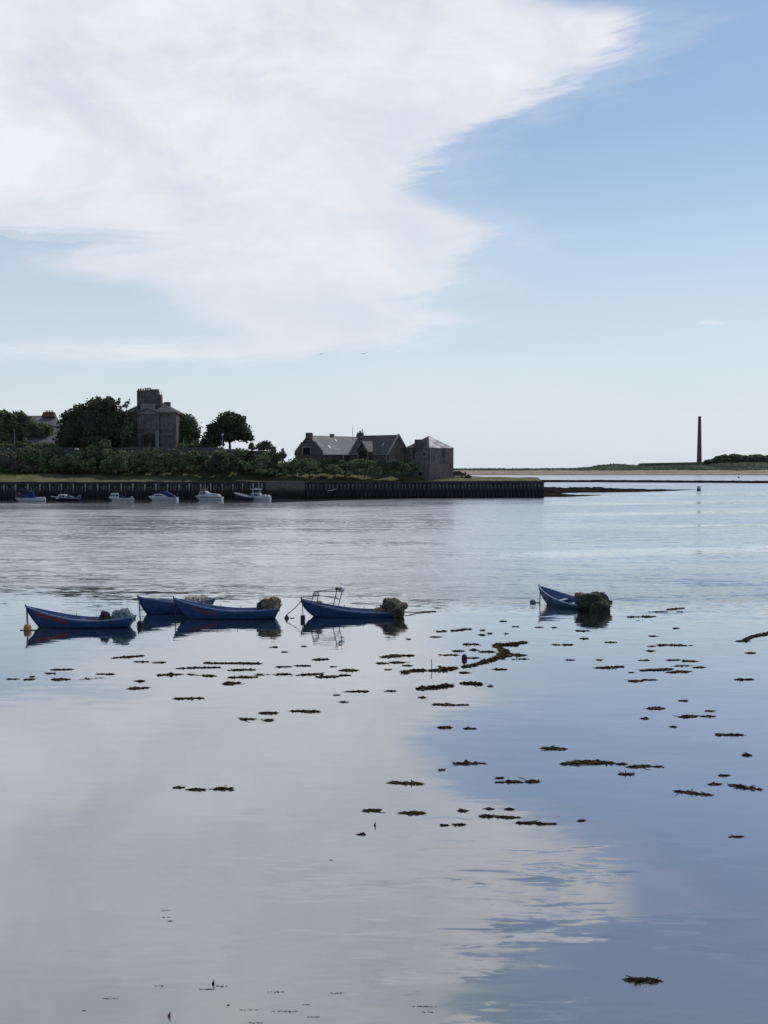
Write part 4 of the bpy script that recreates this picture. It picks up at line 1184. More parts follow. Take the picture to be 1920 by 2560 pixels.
# the thicket that fills in between them
rg = random.Random(9)
mb = MB()
lob = []
for i in range(110):
    px = -30 + 1050 * i / 109 + rg.uniform(-10, 10)
    if px < 600:
        py, Y = rg.uniform(1132, 1160), rg.uniform(335, 340)
    else:
        py, Y = rg.uniform(1164, 1176), rg.uniform(338, 343)
    lob.append((px, py, rg.uniform(8, 20), rg.uniform(7, 16), Y - 336))
for px in range(-24, 1012, 11):
    fy = 1173 if px < 600 else 1180
    lob.append((px + rg.uniform(-5, 5), fy + rg.uniform(-3, 3), rg.uniform(8, 15), rg.uniform(6, 11), rg.uniform(-1, 2) - (1 if px < 600 else -2)))
for i in range(34):
    px = -20 + i * 16 + rg.uniform(-4, 4)
    if 330 < px < 448:
        continue
    lob.append((px, rg.uniform(1106, 1118), rg.uniform(10, 15), rg.uniform(8, 13), 17 + rg.uniform(-2, 3)))
for px in list(range(-24, 312, 8)) + list(range(446, 540, 8)):
    lob.append((px + rg.uniform(-3, 3), 1117 + rg.uniform(-2, 2), rg.uniform(8, 11), rg.uniform(7, 10), 13))
lob = [l for l in lob if not (540 < l[0] < 640 and l[1] < 1125)]
lob = px_lobes(lob, 336)
core(mb, lob, 0.7)
foliage(mb, lob, 21000, 0.36, rg, 0.5)
tag(mb.build('thicket', M['leaf_shrub']), 'mixed green scrub covering the bank between the grass and the buildings', kind='stuff')

# lamp post and poles on the terrace
def lamp(px, y0, y1, Y, label, lantern):
    b0, b1 = at(px, y1, Y), at(px, y0, Y)
    r = thing('lamp_post', label, 'lamp post', b0, group='lamp posts on the terrace')
    MB().tube([b0 - Vector((0, 0, 0.5)), b1], 0.13, 6, 0.08).build('pole', M['iron'], r, world=True)
    if lantern:
        MB().lathe([(0.12, 0), (0.42, 0.5), (0.46, 0.62), (0.1, 0.95)], 8, b1).build('lantern', M['iron'], r, world=True)
    else:
        MB().box((b1.x - 0.15, b1.y - 0.5, b1.z), (b1.x + 0.15, b1.y + 0.1, b1.z + 0.16)).build('lantern', M['iron'], r, world=True)
lamp(36, 1076, 1113, 345, 'thin grey lamp post in front of the far left trees', False)
lamp(556, 1092, 1122, 342.6, 'grey lamp post with a lantern left of the lone tree trunk', True)
lamp(459, 1098, 1120, 345, 'short pale post below the round headed tree', False)

# ------------------------------------------------------------------ far shore: brick chimney, earthwork and trees
Ychm = 1385.0
cb = at(1748, 1155, Ychm)
kc = Ychm / FPX
chm = thing('brick_chimney', 'tall slender red brown brick chimney alone on the far shore', 'chimney', cb)
zt = at(1748, 1044, Ychm).z
mb = MB()
mb.prism([(0, 0)] * 0 or [(6.4 * kc * math.cos(i * math.pi / 4 + 0.39), 6.4 * kc * math.sin(i * math.pi / 4 + 0.39)) for i in range(8)], 0, 1, 'z')
H = zt - cb.z + 3
nv = []
for x, y, z in mb.v:
    k = 1.0 if z < 0.5 else 0.58
    nv.append((cb.x + x * k, cb.y + y * k, cb.z - 3 + z * H))
mb.v = nv
mb.build('shaft', M['red_brick'], chm, world=True)
MB().prism([(4.0 * kc * math.cos(i * math.pi / 4 + 0.39), 4.0 * kc * math.sin(i * math.pi / 4 + 0.39)) for i in range(8)], 0, 1.4, 'z', Matrix.Translation((cb.x, cb.y, zt + 0.002))).build('cap', M['dark_stone'], chm, world=True)
ew = thing('sea_wall', 'long low dark wall on the dunes left of the brick chimney', 'wall', at(1680, 1162, 1370))
mb = MB()
x0_, x1_ = at(1603, 1160, 1370).x, at(1760, 1160, 1370).x
mb.prism([(x0_ - 7, at(1600, 1166, 1370).z), (x0_, at(1603, 1158, 1370).z), (x1_, at(1760, 1155, 1370).z), (x1_, 8), (x0_ - 7, 8)], 1368, 1374, 'y')
mb.build('wall', M['leaf_far'], ew, world=True)
FT = [('dark tree clump on the far shore, first right of the brick chimney', [(1798, 1148, 14, 8), (1812, 1146, 12, 9)]),
      ('dark tree on the far shore, second clump right of the brick chimney', [(1828, 1148, 14, 9), (1838, 1146, 13, 9)]),
      ('tallest dark tree clump on the far shore', [(1832, 1141, 11, 6), (1850, 1148, 16, 10), (1845, 1143, 12, 6)]),
      ('small rounded far shore tree beyond the tallest clump', [(1862, 1145, 9, 6), (1866, 1150, 12, 8)]),
      ('wide dark far shore tree towards the right edge', [(1882, 1145, 14, 8), (1895, 1144, 14, 9), (1888, 1151, 18, 8)]),
      ('dark far shore tree cut off by the right edge of the view', [(1915, 1147, 14, 8), (1935, 1146, 14, 10)]),
      ('low scrubby tree beside the brick chimney foot', [(1772, 1154, 12, 4), (1786, 1152, 10, 5)])]
for i, (lab, lb) in enumerate(FT):
    rg = random.Random(70 + i)
    lo = px_lobes(lb, 1380, 0.9)
    r = thing('far_tree', lab, 'tree', at(lb[0][0], 1156, 1380), group='trees on the far shore')
    mb = core(MB(), lo, 0.8)
    foliage(mb, lo, 900, 1.3, rg, 0.6)
    mb.build('crown', M['leaf_far'], r, world=True)
    MB().tube([(lo[0][0], 1380, lo[0][2] - lo[0][5] - 3), (lo[0][0], 1380, lo[0][2])], 0.5, 6, 0.3).build('trunk', M['trunk'], r, world=True)
# marram and scrub on the dunes
rg = random.Random(31)
mb = MB()
for i in range(7000):
    X = rg.uniform(20, 460)
    Y = rg.uniform(1283, 1392)
    z = dune_h(X, Y)
    if z < 4.6:
        continue
    s = rg.uniform(0.5, 1.3)
    a = rg.uniform(0, 3.14)
    mb.add([(X - s * math.cos(a), Y - s * math.sin(a), z - 0.2), (X + s * math.cos(a), Y + s * math.sin(a), z - 0.2), (X + rg.gauss(0, .4), Y + rg.gauss(0, .4), z + s * rg.uniform(0.5, 1.2))], [(0, 1, 2)])
tag(mb.build('dune_scrub', M['leaf_far']), 'low green scrub and marram over the far dunes', kind='stuff')

# ------------------------------------------------------------------ cobles
def hull_pt(P, u, t, inner=0.0):
    """u 0 bow .. 1 stern, t 0 keel .. 1 gunwale"""
    L, B, zb_, zm, zs, rake, srake, ex = P['L'], P['B'], P['bow'], P['mid'], P['stern'], P['rake'], P['srake'], P['ex']
    um = 0.62
    if u < um:
        f = 1 - u / um
        zg = zm + (zb_ - zm) * f ** 1.9
    else:
        f = (u - um) / (1 - um)
        zg = zm + (zs - zm) * f ** 1.6
    zk = -0.28 + 0.22 * smooth(0.6, 1, u)
    z = zk + (zg - zk) * t
    hgt = max(0.0, min(1.0, (z + 0.28) / (zb_ + 0.28)))
    x0 = rake * (1 - hgt) ** ex
    x1 = L - srake * (1 - max(0, min(1, (z + 0.1) / (zs + 0.1))))
    x = x0 + (x1 - x0) * u
    bb = B * (1 - (1 - min(1, u / 0.55)) ** 2.0) ** 0.75 if u < 0.55 else B * (1 - 0.30 * ((u - 0.55) / 0.45) ** 1.7)
    bb = max(bb, 0.015)
    y = bb * (0.10 + 0.90 * t ** 0.55) if t > 0 else bb * 0.06
    y = max(0.0, y - inner)
    return x, y, z

def coble(name, label, P, loc, rotz, pitch=0.0, heel=0.0, hull_m='hull_plain', thwarts=(0.3, 0.48, 0.68)):
    r = thing(name, label, 'boat', loc, (heel, pitch, rotz), group='blue fishing cobles moored in the pool')
    NU, NS = 30, 7
    mb = MB()
    prof = []
    for k in range(NS):                                  # clinker strakes: each one laps over the next
        prof += [(k / NS, 0.026), ((k + 0.985) / NS, 0.0)]
    def shell(off, flip, ts):
        for sgn in (1, -1):
            o = len(mb.v)
            n = len(ts)
            for i in range(NU + 1):
                u = i / NU
                for tt, lap in ts:
                    x, y, z = hull_pt(P, u, tt, off)
                    mb.v.append((x, sgn * (y + (lap if u > 0.03 else 0)), z + off * (0.6 if tt == 0 else 0)))
            for i in range(NU):
                for k in range(n - 1):
                    q = (o + i * n + k, o + (i + 1) * n + k, o + (i + 1) * n + k + 1, o + i * n + k + 1)
                    mb.f.append(q if (sgn > 0) != flip else q[::-1])
    shell(0.0, True, prof)
    hull = mb.build('hull', M[hull_m], r, False)
    mb = MB()
    mb_ins = mb
    ts = [(0.12 + 0.88 * i / 6, 0.0) for i in range(7)]
    for sgn in (1, -1):
        o = len(mb.v)
        for i in range(1, NU + 1):
            for tt, _ in ts:
                x, y, z = hull_pt(P, i / NU, tt, 0.045)
                mb.v.append((x - (0.04 if i == NU else 0), sgn * y, z + 0.01))
        for i in range(NU - 1):
            for k in range(6):
                q = (o + i * 7 + k, o + (i + 1) * 7 + k, o + (i + 1) * 7 + k + 1, o + i * 7 + k + 1)
                mb.f.append(q if sgn > 0 else q[::-1])
    # bottom boards
    o = len(mb.v)
    for i in range(3, NU + 1):
        x, y, z = hull_pt(P, i / NU, 0.30, 0.045)
        mb.v += [(x - (0.05 if i == NU else 0), -y, z), (x - (0.05 if i == NU else 0), y, z)]
    for i in range(NU - 3):
        mb.f.append((o + 2 * i, o + 2 * i + 2, o + 2 * i + 3, o + 2 * i + 1))
    mb.build('lining', M['boat_inside'], r, True)
    # transom
    n = 9
    pts = [hull_pt(P, 1, i / (n - 1)) for i in range(n)]
    o_ = [(x, y, z) for x, y, z in pts] + [(x, -y, z) for x, y, z in pts[::-1]]
    vs = [(x + 0.012, y, z) for x, y, z in o_] + [(x - 0.045, y, z) for x, y, z in o_]
    m_ = len(o_)
    MB().add(vs, [tuple(range(m_)), tuple(range(2 * m_ - 1, m_ - 1, -1))] + [(i, i + m_, (i + 1) % m_ + m_, (i + 1) % m_) for i in range(m_)]).build('transom', M[hull_m], r)
    # gunwale rail
    mb = MB()
    for sgn in (1, -1):
        o = len(mb.v)
        for i in range(NU + 1):
            x, y, z = hull_pt(P, i / NU, 1.0)
            for dy_, dz_ in ((0.035, -0.05), (0.035, 0.03), (-0.06, 0.03), (-0.06, -0.02)):
                mb.v.append((x, sgn * max(0.0, y + dy_), z + dz_))
        for i in range(NU):
            for k in range(4):
                q = (o + i * 4 + k, o + (i + 1) * 4 + k, o + (i + 1) * 4 + (k + 1) % 4, o + i * 4 + (k + 1) % 4)
                mb.f.append(q if sgn < 0 else q[::-1])
    mb.build('gunwale', M['rail_blue'], r)
    # stem post
    pts = [Vector((hull_pt(P, 0, i / 8)[0] - 0.02, 0, hull_pt(P, 0, i / 8)[2])) for i in range(9)]
    pts.append(pts[-1] + (pts[-1] - pts[-2]).normalized() * 0.10)
    MB().tube(pts, 0.045, 6).build('stem_post', M['navy'], r)
    for u in thwarts:
        x, y, z = hull_pt(P, u, 0.74, 0.05)
        MB().box((x - 0.13, -y, z - 0.025), (x + 0.13, y, z + 0.02)).build('thwart', M['thwart'], r)
    # foredeck ring and rowlocks
    for u in (0.40, 0.60):
        x, y, z = hull_pt(P, u, 1.0)
        for s in (1, -1):
            MB().tube([(x, s * y, z + 0.02), (x, s * y, z + 0.15)], 0.018, 5).build('thole_pin', M['steel'], r)
    return r

def lump(name, label, cat, m, c, size, seed, rough=0.35, ropes=0, rope_m='rope', group=None, res=(28, 18), extra=None, sag=0.0):
    """heap of netting: a crumpled mass with loops of rope lying over it"""
    rg = random.Random(seed)
    r = thing(name, label, cat, c, group=group)
    mb = MB()
    mb.ball((0, 0, 0), 1.0, *res)
    def surf(d):
        o = Vector((seed * 3.1, 0, 0))
        k = 1 + rough * mnoise.noise(d * 1.5 + o) + rough * 0.6 * mnoise.noise(d * 3.6 + o) + rough * 0.35 * mnoise.noise(d * 8 + o)
        p = Vector((d.x * size[0] * k, d.y * size[1] * k, d.z * size[2] * k))
        if d.z < 0:
            p.z *= 0.5 + sag
        return p
    mb.v = [tuple(surf(Vector(v).normalized())) for v in mb.v]
    mb.build('netting', m, r, True)
    # floppy folds of mesh give the heap its broken outline
    fb = MB()
    for _ in range(90):
        d = Vector((rg.gauss(0, 1), rg.gauss(0, 1), abs(rg.gauss(0, 0.8)))).normalized()
        p = surf(d) * rg.uniform(0.95, 1.08)
        s = rg.uniform(0.06, 0.2) * max(size)
        u = Vector((rg.gauss(0, 1), rg.gauss(0, 1), rg.gauss(0, 0.5))).normalized()
        v = u.cross(d)
        fb.add([p - u * s, p + v * s * 0.5 + d * s * 0.25, p + u * s * 0.8, p - v * s * 0.4], [(0, 1, 2), (0, 2, 3)])
    fb.build('net_folds', m, r)
    for i in range(ropes):
        a0 = rg.uniform(0, 6.28)
        el0 = rg.uniform(0.1, 1.0)
        pts = []
        for j in range(13):
            a = a0 + j * rg.uniform(0.15, 0.3)
            e = el0 + 0.35 * math.sin(j * 0.9 + a0)
            d = Vector((math.cos(a) * math.cos(e), math.sin(a) * math.cos(e), math.sin(e)))
            pts.append(surf(d) * 1.03)
        MB().tube(pts, 0.022, 5).build('rope', M[rope_m], r)
    return r

def boat_place(px_tip, py_wl, Yc):
    return at(px_tip, 1500, Yc).x, Yc
P1 = dict(L=6.05, B=0.82, bow=1.17, mid=0.44, stern=0.60, rake=1.0, srake=0.32, ex=1.35)
P3 = dict(L=6.28, B=0.84, bow=1.20, mid=0.50, stern=0.64, rake=1.05, srake=0.34, ex=1.5)
P2 = dict(L=4.95, B=0.84, bow=1.12, mid=0.62, stern=0.74, rake=0.85, srake=0.3, ex=1.4)
P4 = dict(L=6.05, B=0.84, bow=1.02, mid=0.42, stern=0.44, rake=1.25, srake=0.25, ex=1.9)
P5 = dict(L=5.4, B=0.85, bow=1.14, mid=0.44, stern=0.50, rake=1.0, srake=0.3, ex=1.7)
Y1 = 67.0
b1 = coble('coble', 'dark blue coble with red scuffs along its bow, farthest left', P1, (at(66, 1530, Y1).x, Y1, 0), 0, hull_m='hull_1')
Y3 = 70.9
b3 = coble('coble', 'blue coble lying in front of another, with a round net heap at its stern', P3, (at(435, 1510, Y3).x, Y3, 0), 0, hull_m='hull_3')
Y2 = 72.4
b2_ = coble('coble', 'blue coble half hidden behind another, with a cream net pile inside', P2, (at(346, 1510, Y2).x, Y2, 0), R(36), hull_m='hull_plain')
Y4 = 71.7
b4 = coble('coble', 'bright blue coble with a steel tube frame over its bow', P4, (at(753, 1500, Y4).x, Y4, 0.04), 0, pitch=R(1.6), hull_m='hull_4')
Y5 = 78.6
b5 = coble('coble', 'faded blue coble on its own, stern piled with green netting', P5, (at(1350, 1470, Y5).x, Y5, 0.02), R(-48), pitch=R(1.5), heel=R(5), hull_m='hull_5')

GN = 'net heaps in the cobles'
# boat 1
lump('rope_bundle', 'dark brown rope bundle amidships in the red scuffed coble', 'rope bundle', M['tar'], at(262, 1545, 67.2), (0.30, 0.32, 0.42), 3, 0.3, 4, 'rope_dark', GN)
lump('net_pile', 'pale teal net pile at the stern of the red scuffed coble', 'net', M['net_teal'], at(305, 1549, 67.2), (0.66, 0.45, 0.56), 4, 0.4, 5, 'rope', GN)
o = MB().tube([at(205, 1553, 67.4), at(250, 1548, 67.3)], 0.05, 6)
single(o, 'oar', M['plank'], at(205, 1553, 67.4), 'dark oar lying along the red scuffed coble, against the brown bundle', 'oar')
o = MB().box((-0.35, -0.25, 0), (0.35, 0.25, 0.16))
o = o.build('tarpaulin_box', M['canvas_dull'])
o.location = at(200, 1556, 67.2)
tag(o, 'small blue grey box amidships in the red scuffed coble', 'box')
# boat 2
lump('net_pile', 'cream net pile inside the half hidden coble', 'net', M['net_cream'], at(491, 1507, 74.6), (0.86, 0.5, 0.42), 6, 0.4, 6, 'rope', GN)
single(MB().tube([at(464, 1495, 74.8), at(500, 1501, 74.8), at(531, 1505, 74.8)], 0.05, 6), 'pole', M['plank'], at(500, 1501, 74.8), 'brown pole lying on the cream net pile', 'pole')
lump('blue_bag', 'dark blue bundle at the stern of the half hidden coble', 'bundle', M['canvas_blue'], at(521, 1518, 74.9), (0.30, 0.3, 0.24), 12, 0.25, 0)
# boat 3
lump('net_pile', 'round brown and green net heap on the stern of the front coble', 'net', M['net_brown'], at(676, 1519, 70.9), (0.62, 0.55, 0.58), 7, 0.3, 7, 'rope', GN)
lump('net_float', 'dark green float pressed against the round net heap', 'float', M['net_green'], at(651, 1519, 70.8), (0.24, 0.3, 0.36), 8, 0.18, 0)
single(MB().tube([at(648, 1500, 70.6), at(675, 1499, 70.6), at(693, 1501, 70.6)], 0.03, 6), 'stick', M['plank'], at(675, 1500, 70.6), 'thin brown stick across the round net heap', 'stick')
o = MB().box((-0.6, -0.3, 0), (0.6, 0.3, 0.12)).build('hatch_cover', M['canvas_blue'])
o.location = at(585, 1531, 70.9)
tag(o, 'low blue engine cover amidships in the front coble', 'cover')
# boat 4: frame and fittings are part of the boat
imx = (Matrix.Translation(b4.location) @ b4.rotation_euler.to_matrix().to_4x4()).inverted()
def f4(px, py, dy): return imx @ at(px, py, Y4 + dy)
A0, A1 = f4(777, 1504, -0.42), f4(785, 1479, -0.42)
B0, B1 = f4(790, 1509, 0.42), f4(797, 1479, 0.42)
D0, D1 = f4(831, 1515, -0.5), f4(843, 1472, -0.5)
E0, E1 = f4(843, 1518, 0.5), f4(855, 1479, 0.5)
for p, q in ((A0, A1), (B0, B1), (D0, D1), (E0, E1)):
    MB().tube([p - Vector((0, 0, 0.25)), q], 0.030, 6).build('frame_post', M['steel'], b4)
Dm, Em = D0.lerp(D1, 0.52), E0.lerp(E1, 0.52)
A2, B2 = A0.lerp(A1, 0.65), B0.lerp(B1, 0.70)
for p, q in ((A1, D1), (B1, E1), (A2, Dm), (B2, Em), (A1, B1), (Dm, Em), (D1, E1), (A2, B2)):
    MB().tube([p, q], 0.024, 6).build('frame_rail', M['steel'], b4)
mb = MB()
for f_ in (0.25, 0.5, 0.75):
    mb.tube([A1.lerp(B1, f_), A2.lerp(B2, f_)], 0.022, 5)
mb.build('frame_rung', M['steel'], b4)
E_ = at(854, 1473, Y4 + 0.5)
wf = thing('white_float', 'white round float hung on the steel frame of the bright blue coble', 'float', E_)
MB().ball(E_, 0.20, 16, 12, (1, 1, 1.05)).build('ball', M['white_float'], wf, True, world=True)
MB().tube([E_ + Vector((0, 0, 0.18)), E_ + Vector((0.01, 0, 0.42))], 0.014, 5).build('eye', M['steel'], wf, world=True)
D_ = at(842, 1472, Y4 - 0.5)
single(MB().ball(D_, 0.10, 12, 8).tube([D_, D_ + Vector((0.25, 0.5, -0.05))], 0.06, 6), 'lamp', M['black_paint'], D_, 'small black lamp on the frame top beside the white float', 'lamp', smooth=True)
lump('net_pile', 'tall olive net heap hanging over the stern of the bright blue coble', 'net', M['net_olive'], at(984, 1521, 71.6), (0.66, 0.7, 0.60), 9, 0.38, 7, 'rope_dark', GN, sag=0.35)
lump('net_pile', 'reddish net heap leaning against the tall olive heap', 'net', M['net_rust'], at(958, 1528, 71.6), (0.44, 0.5, 0.32), 10, 0.35, 3, 'rope', GN)
o = lump('hanging_net', 'dark net drooping off the transom of the bright blue coble', 'net', M['net_green'], at(1001, 1532, 71.3), (0.22, 0.55, 0.42), 13, 0.35, 2, 'rope', GN, sag=0.5)
lump('coiled_rope', 'coil of rope on the bow of the bright blue coble', 'rope', M['rope'], at(796, 1508, 71.6), (0.22, 0.3, 0.12), 14, 0.3, 4)
# boat 5
lump('net_pile', 'huge green net heap covering the stern of the faded blue coble', 'net', M['net_green'], at(1484, 1507, 74.8), (1.02, 0.9, 0.66), 15, 0.22, 9, 'rope_dark', GN, res=(36, 24), sag=0.25)
lump('hanging_net', 'dark net trailing down to the water from the faded blue coble', 'net', M['net_green'], at(1500, 1522, 73.9), (0.60, 0.5, 0.62), 16, 0.3, 3, 'rope_dark', GN, sag=0.5)
lump('net_pile', 'rust red net bundle in front of the huge green heap', 'net', M['net_rust'], at(1450, 1491, 76.2), (0.36, 0.36, 0.26), 17, 0.35, 3, 'rope', GN)

# moorings
def rope(pts, label, r=0.028, m='rope_dark', name='mooring_rope'):
    return single(MB().tube(pts, r, 6), name, M[m], pts[0], label, 'rope', 'mooring ropes')
def sag_line(a, b_, s, n=8):
    return [a.lerp(b_, i / n) - Vector((0, 0, s * 4 * (i / n) * (1 - i / n))) for i in range(n + 1)]
def buoy_at(px, py): return ground(px, py)
g = buoy_at(69, 1576)
r = thing('mooring_buoy', 'worn orange buoy under the bow of the red scuffed coble', 'buoy', g, group='mooring buoys')
MB().lathe([(0.05, -0.12), (0.19, -0.05), (0.215, 0.10), (0.20, 0.25), (0.10, 0.34), (0.05, 0.38)], 14, g).build('float', M['orange'], r, True, world=True)
MB().tube([g + Vector((-0.42, 0, 0.02)), g + Vector((0.8, 0.1, 0.02))], 0.022, 5).build('pick_up_line', M['rope_dark'], r, world=True)
MB().tube([g + Vector((0, 0, 0.36)), g + Vector((0, 0, 0.5))], 0.04, 6).build('eye', M['steel'], r, world=True)
tip1 = Vector((b1.location.x + 0.03, Y1, 1.05))
rope(sag_line(tip1, g + Vector((0, 0, 0.42)), 0.05), 'thick mooring rope from the red scuffed coble to its orange buoy', 0.05)
g2 = buoy_at(351, 1566)
r = thing('mooring_buoy', 'dark purple buoy under the bow of the half hidden coble', 'buoy', g2, group='mooring buoys')
MB().ball(g2 + Vector((0, 0, 0.14)), 0.20, 14, 10).build('float', M['dark_float'], r, True, world=True)
MB().tube([g2 + Vector((-0.25, 0, 0.03)), g2 + Vector((0.55, 0.1, 0.03))], 0.02, 5).build('pick_up_line', M['rope_dark'], r, world=True)
tip2 = Vector((b2_.location.x + 0.04, Y2, 1.0))
rope(sag_line(tip2, g2 + Vector((0, 0, 0.3)), 0.06), 'mooring rope hanging from the half hidden coble to its dark buoy', 0.035)
tip3 = Vector((b3.location.x + 0.08, Y3, 1.0))
rope(sag_line(tip3, Vector((tip3.x + 0.05, Y3 - 0.3, -0.1)), 0.02), 'mooring rope dropping straight from the front coble bow', 0.03)
g4 = buoy_at(757, 1551)
r = thing('mooring_buoy', 'black drum buoy under the bow of the bright blue coble', 'buoy', g4, group='mooring buoys')
MB().lathe([(0.10, -0.1), (0.135, -0.08), (0.135, 0.27), (0.12, 0.30), (0.03, 0.31)], 14, g4).build('drum', M['black_paint'], r, False, world=True)
tip4 = Vector((b4.location.x + 0.06, Y4, 1.0))
rope(sag_line(tip4, g4 + Vector((0, 0, 0.3)), 0.02), 'mooring rope from the bright blue coble down to the black drum', 0.022)
g4b = buoy_at(717, 1546)
r = thing('mooring_buoy', 'small dark cone buoy left of the black drum', 'buoy', g4b, group='mooring buoys')
MB().lathe([(0.16, -0.06), (0.15, 0.03), (0.03, 0.24)], 10, g4b, ).build('cone', M['dark_float'], r, False, world=True)
MB().tube([g4b + Vector((0.2, 0, 0.02)), g4b + Vector((0.45, 0.1, 0.02))], 0.02, 5).build('pick_up_line', M['rope_dark'], r, world=True)
rope(sag_line(tip4, g4b + Vector((0, 0, 0.22)), 0.05), 'long slanting mooring rope from the bright blue coble to the cone buoy', 0.026)
g5 = buoy_at(1332, 1507)
r = thing('mooring_buoy', 'blue grey buoy left of the faded blue coble', 'buoy', g5, group='mooring buoys')
MB().ball(g5 + Vector((0, 0, 0.06)), 0.2, 14, 10, (1.0, 1, 0.85)).build('float', M['bluegrey_float'], r, True, world=True)
MB().tube([g5, g5 + Vector((0.5, 0, 0.02))], 0.025, 5).build('pick_up_line', M['rope_dark'], r, world=True)
tip5 = Vector((b5.location.x + 0.02, Y5, 1.1))
rope(sag_line(tip5, Vector((tip5.x - 0.1, Y5 - 0.5, -0.1)), 0.02), 'mooring rope dropping from the faded blue coble bow', 0.03)
pa, pb = ground(1012, 1535), ground(1090, 1529)
rope([pa + Vector((0, 0, 0.12)), pa.lerp(pb, 0.3) + Vector((0, 0, 0.05)), pa.lerp(pb, 0.6) + Vector((0, 0.2, 0.03)), pb + Vector((0, 0, 0.02))], 'stern line floating out behind the bright blue coble', 0.035)

# ------------------------------------------------------------------ motor boats along the quay
def motor_boat(label, px0, px1, wl_py, bow_h, stern_h, parts, hull_m='white_gel', band=None, name='motor_boat', Y=None):
    Y = Y or 27000.0 / (wl_py - HORIZ)
    k = Y / FPX
    o = at(px0, 1240, Y)
    r = thing(name, label, 'boat', (o.x, Y, 0), (0, 0, R(((px0 * 37) % 23) - 11)), group='boats moored along the quay')
    L = (px1 - px0) * k
    B = L * 0.17
    NU, NT_ = 16, 6
    def hp_(u, t):
        zg = stern_h + (bow_h - stern_h) * (1 - u) ** 1.5
        z = -0.25 + (zg + 0.25) * t
        x = (0.16 * L) * (1 - max(0, min(1, z / bow_h))) ** 1.2 * (1 - u) + L * u
        bb = B * (1 - (1 - min(1, u / 0.6)) ** 2.1) ** 0.7 if u < 0.6 else B * (1 - 0.08 * (u - 0.6) / 0.4)
        return x, max(0.01, bb * (0.35 + 0.65 * t ** 0.6)), z
    mb = MB()
    for s in (1, -1):
        o_ = len(mb.v)
        for i in range(NU + 1):
            for j in range(NT_ + 1):
                x, y, z = hp_(i / NU, j / NT_)
                mb.v.append((x, s * y, z))
        for i in range(NU):
            for j in range(NT_):
                q = (o_ + i * 7 + j, o_ + (i + 1) * 7 + j, o_ + (i + 1) * 7 + j + 1, o_ + i * 7 + j + 1)
                mb.f.append(q[::-1] if s > 0 else q)
    tr = [hp_(1, j / NT_) for j in range(NT_ + 1)]
    o_ = len(mb.v)
    mb.v += [(x, y, z) for x, y, z in tr] + [(x, -y, z) for x, y, z in tr[::-1]]
    mb.f.append(tuple(range(o_, o_ + 14)))
    mb.build('hull', M[hull_m], r)
    mb = MB()
    for i in range(NU):
        a_, b_ = hp_(i / NU, 1), hp_((i + 1) / NU, 1)
        mb.add([(a_[0], -a_[1] + 0.01, a_[2] - 0.05), (b_[0], -b_[1] + 0.01, b_[2] - 0.05), (b_[0], b_[1] - 0.01, b_[2] - 0.05), (a_[0], a_[1] - 0.01, a_[2] - 0.05)], [(0, 1, 2, 3)])
    mb.build('deck', M['white_gel'], r)
    if band:
        mb = MB()
        for s in (1, -1):
            for i in range(NU):
                a_, b_ = hp_(i / NU, band[0]), hp_((i + 1) / NU, band[0])
                c_, d_ = hp_(i / NU, band[1]), hp_((i + 1) / NU, band[1])
                e = 0.025 * s
                mb.add([(a_[0], s * a_[1] + e, a_[2]), (b_[0], s * b_[1] + e, b_[2]), (d_[0], s * d_[1] + e, d_[2]), (c_[0], s * c_[1] + e, c_[2])], [(0, 1, 2, 3)])
        mb.build('stripe', M[band[2]], r)
    def cx(px): return (px - px0) * k
    def cz(py): return CAM_H + (HORIZ - py) * k
    made = {}
    for nm, m_, kind, data, half in parts:
        if kind == 'prof':                              # side profile, given half width
            poly = [(cx(a_), cz(b_)) for a_, b_ in data]
            ob = MB().prism(poly, -half * B, half * B, 'y').build(nm, M[m_], r)
        elif kind == 'win':                             # window on both sides of the last cabin
            mb = MB()
            poly = [(cx(a_), cz(b_)) for a_, b_ in data]
            mb.prism(poly, -half * B - 0.03, -half * B - 0.003, 'y')
            mb.prism(poly, half * B + 0.003, half * B + 0.03, 'y')
            ob = mb.build(nm, M[m_], made.get('cabin') or r)
        elif kind == 'tube':
            mb = MB()
            for s in ((-1, 1) if half else (0,)):
                mb.tube([(cx(a_), s * half * B, cz(b_)) for a_, b_ in data], 0.07, 5)
            ob = mb.build(nm, M[m_], r)
        made[nm] = ob
    return r

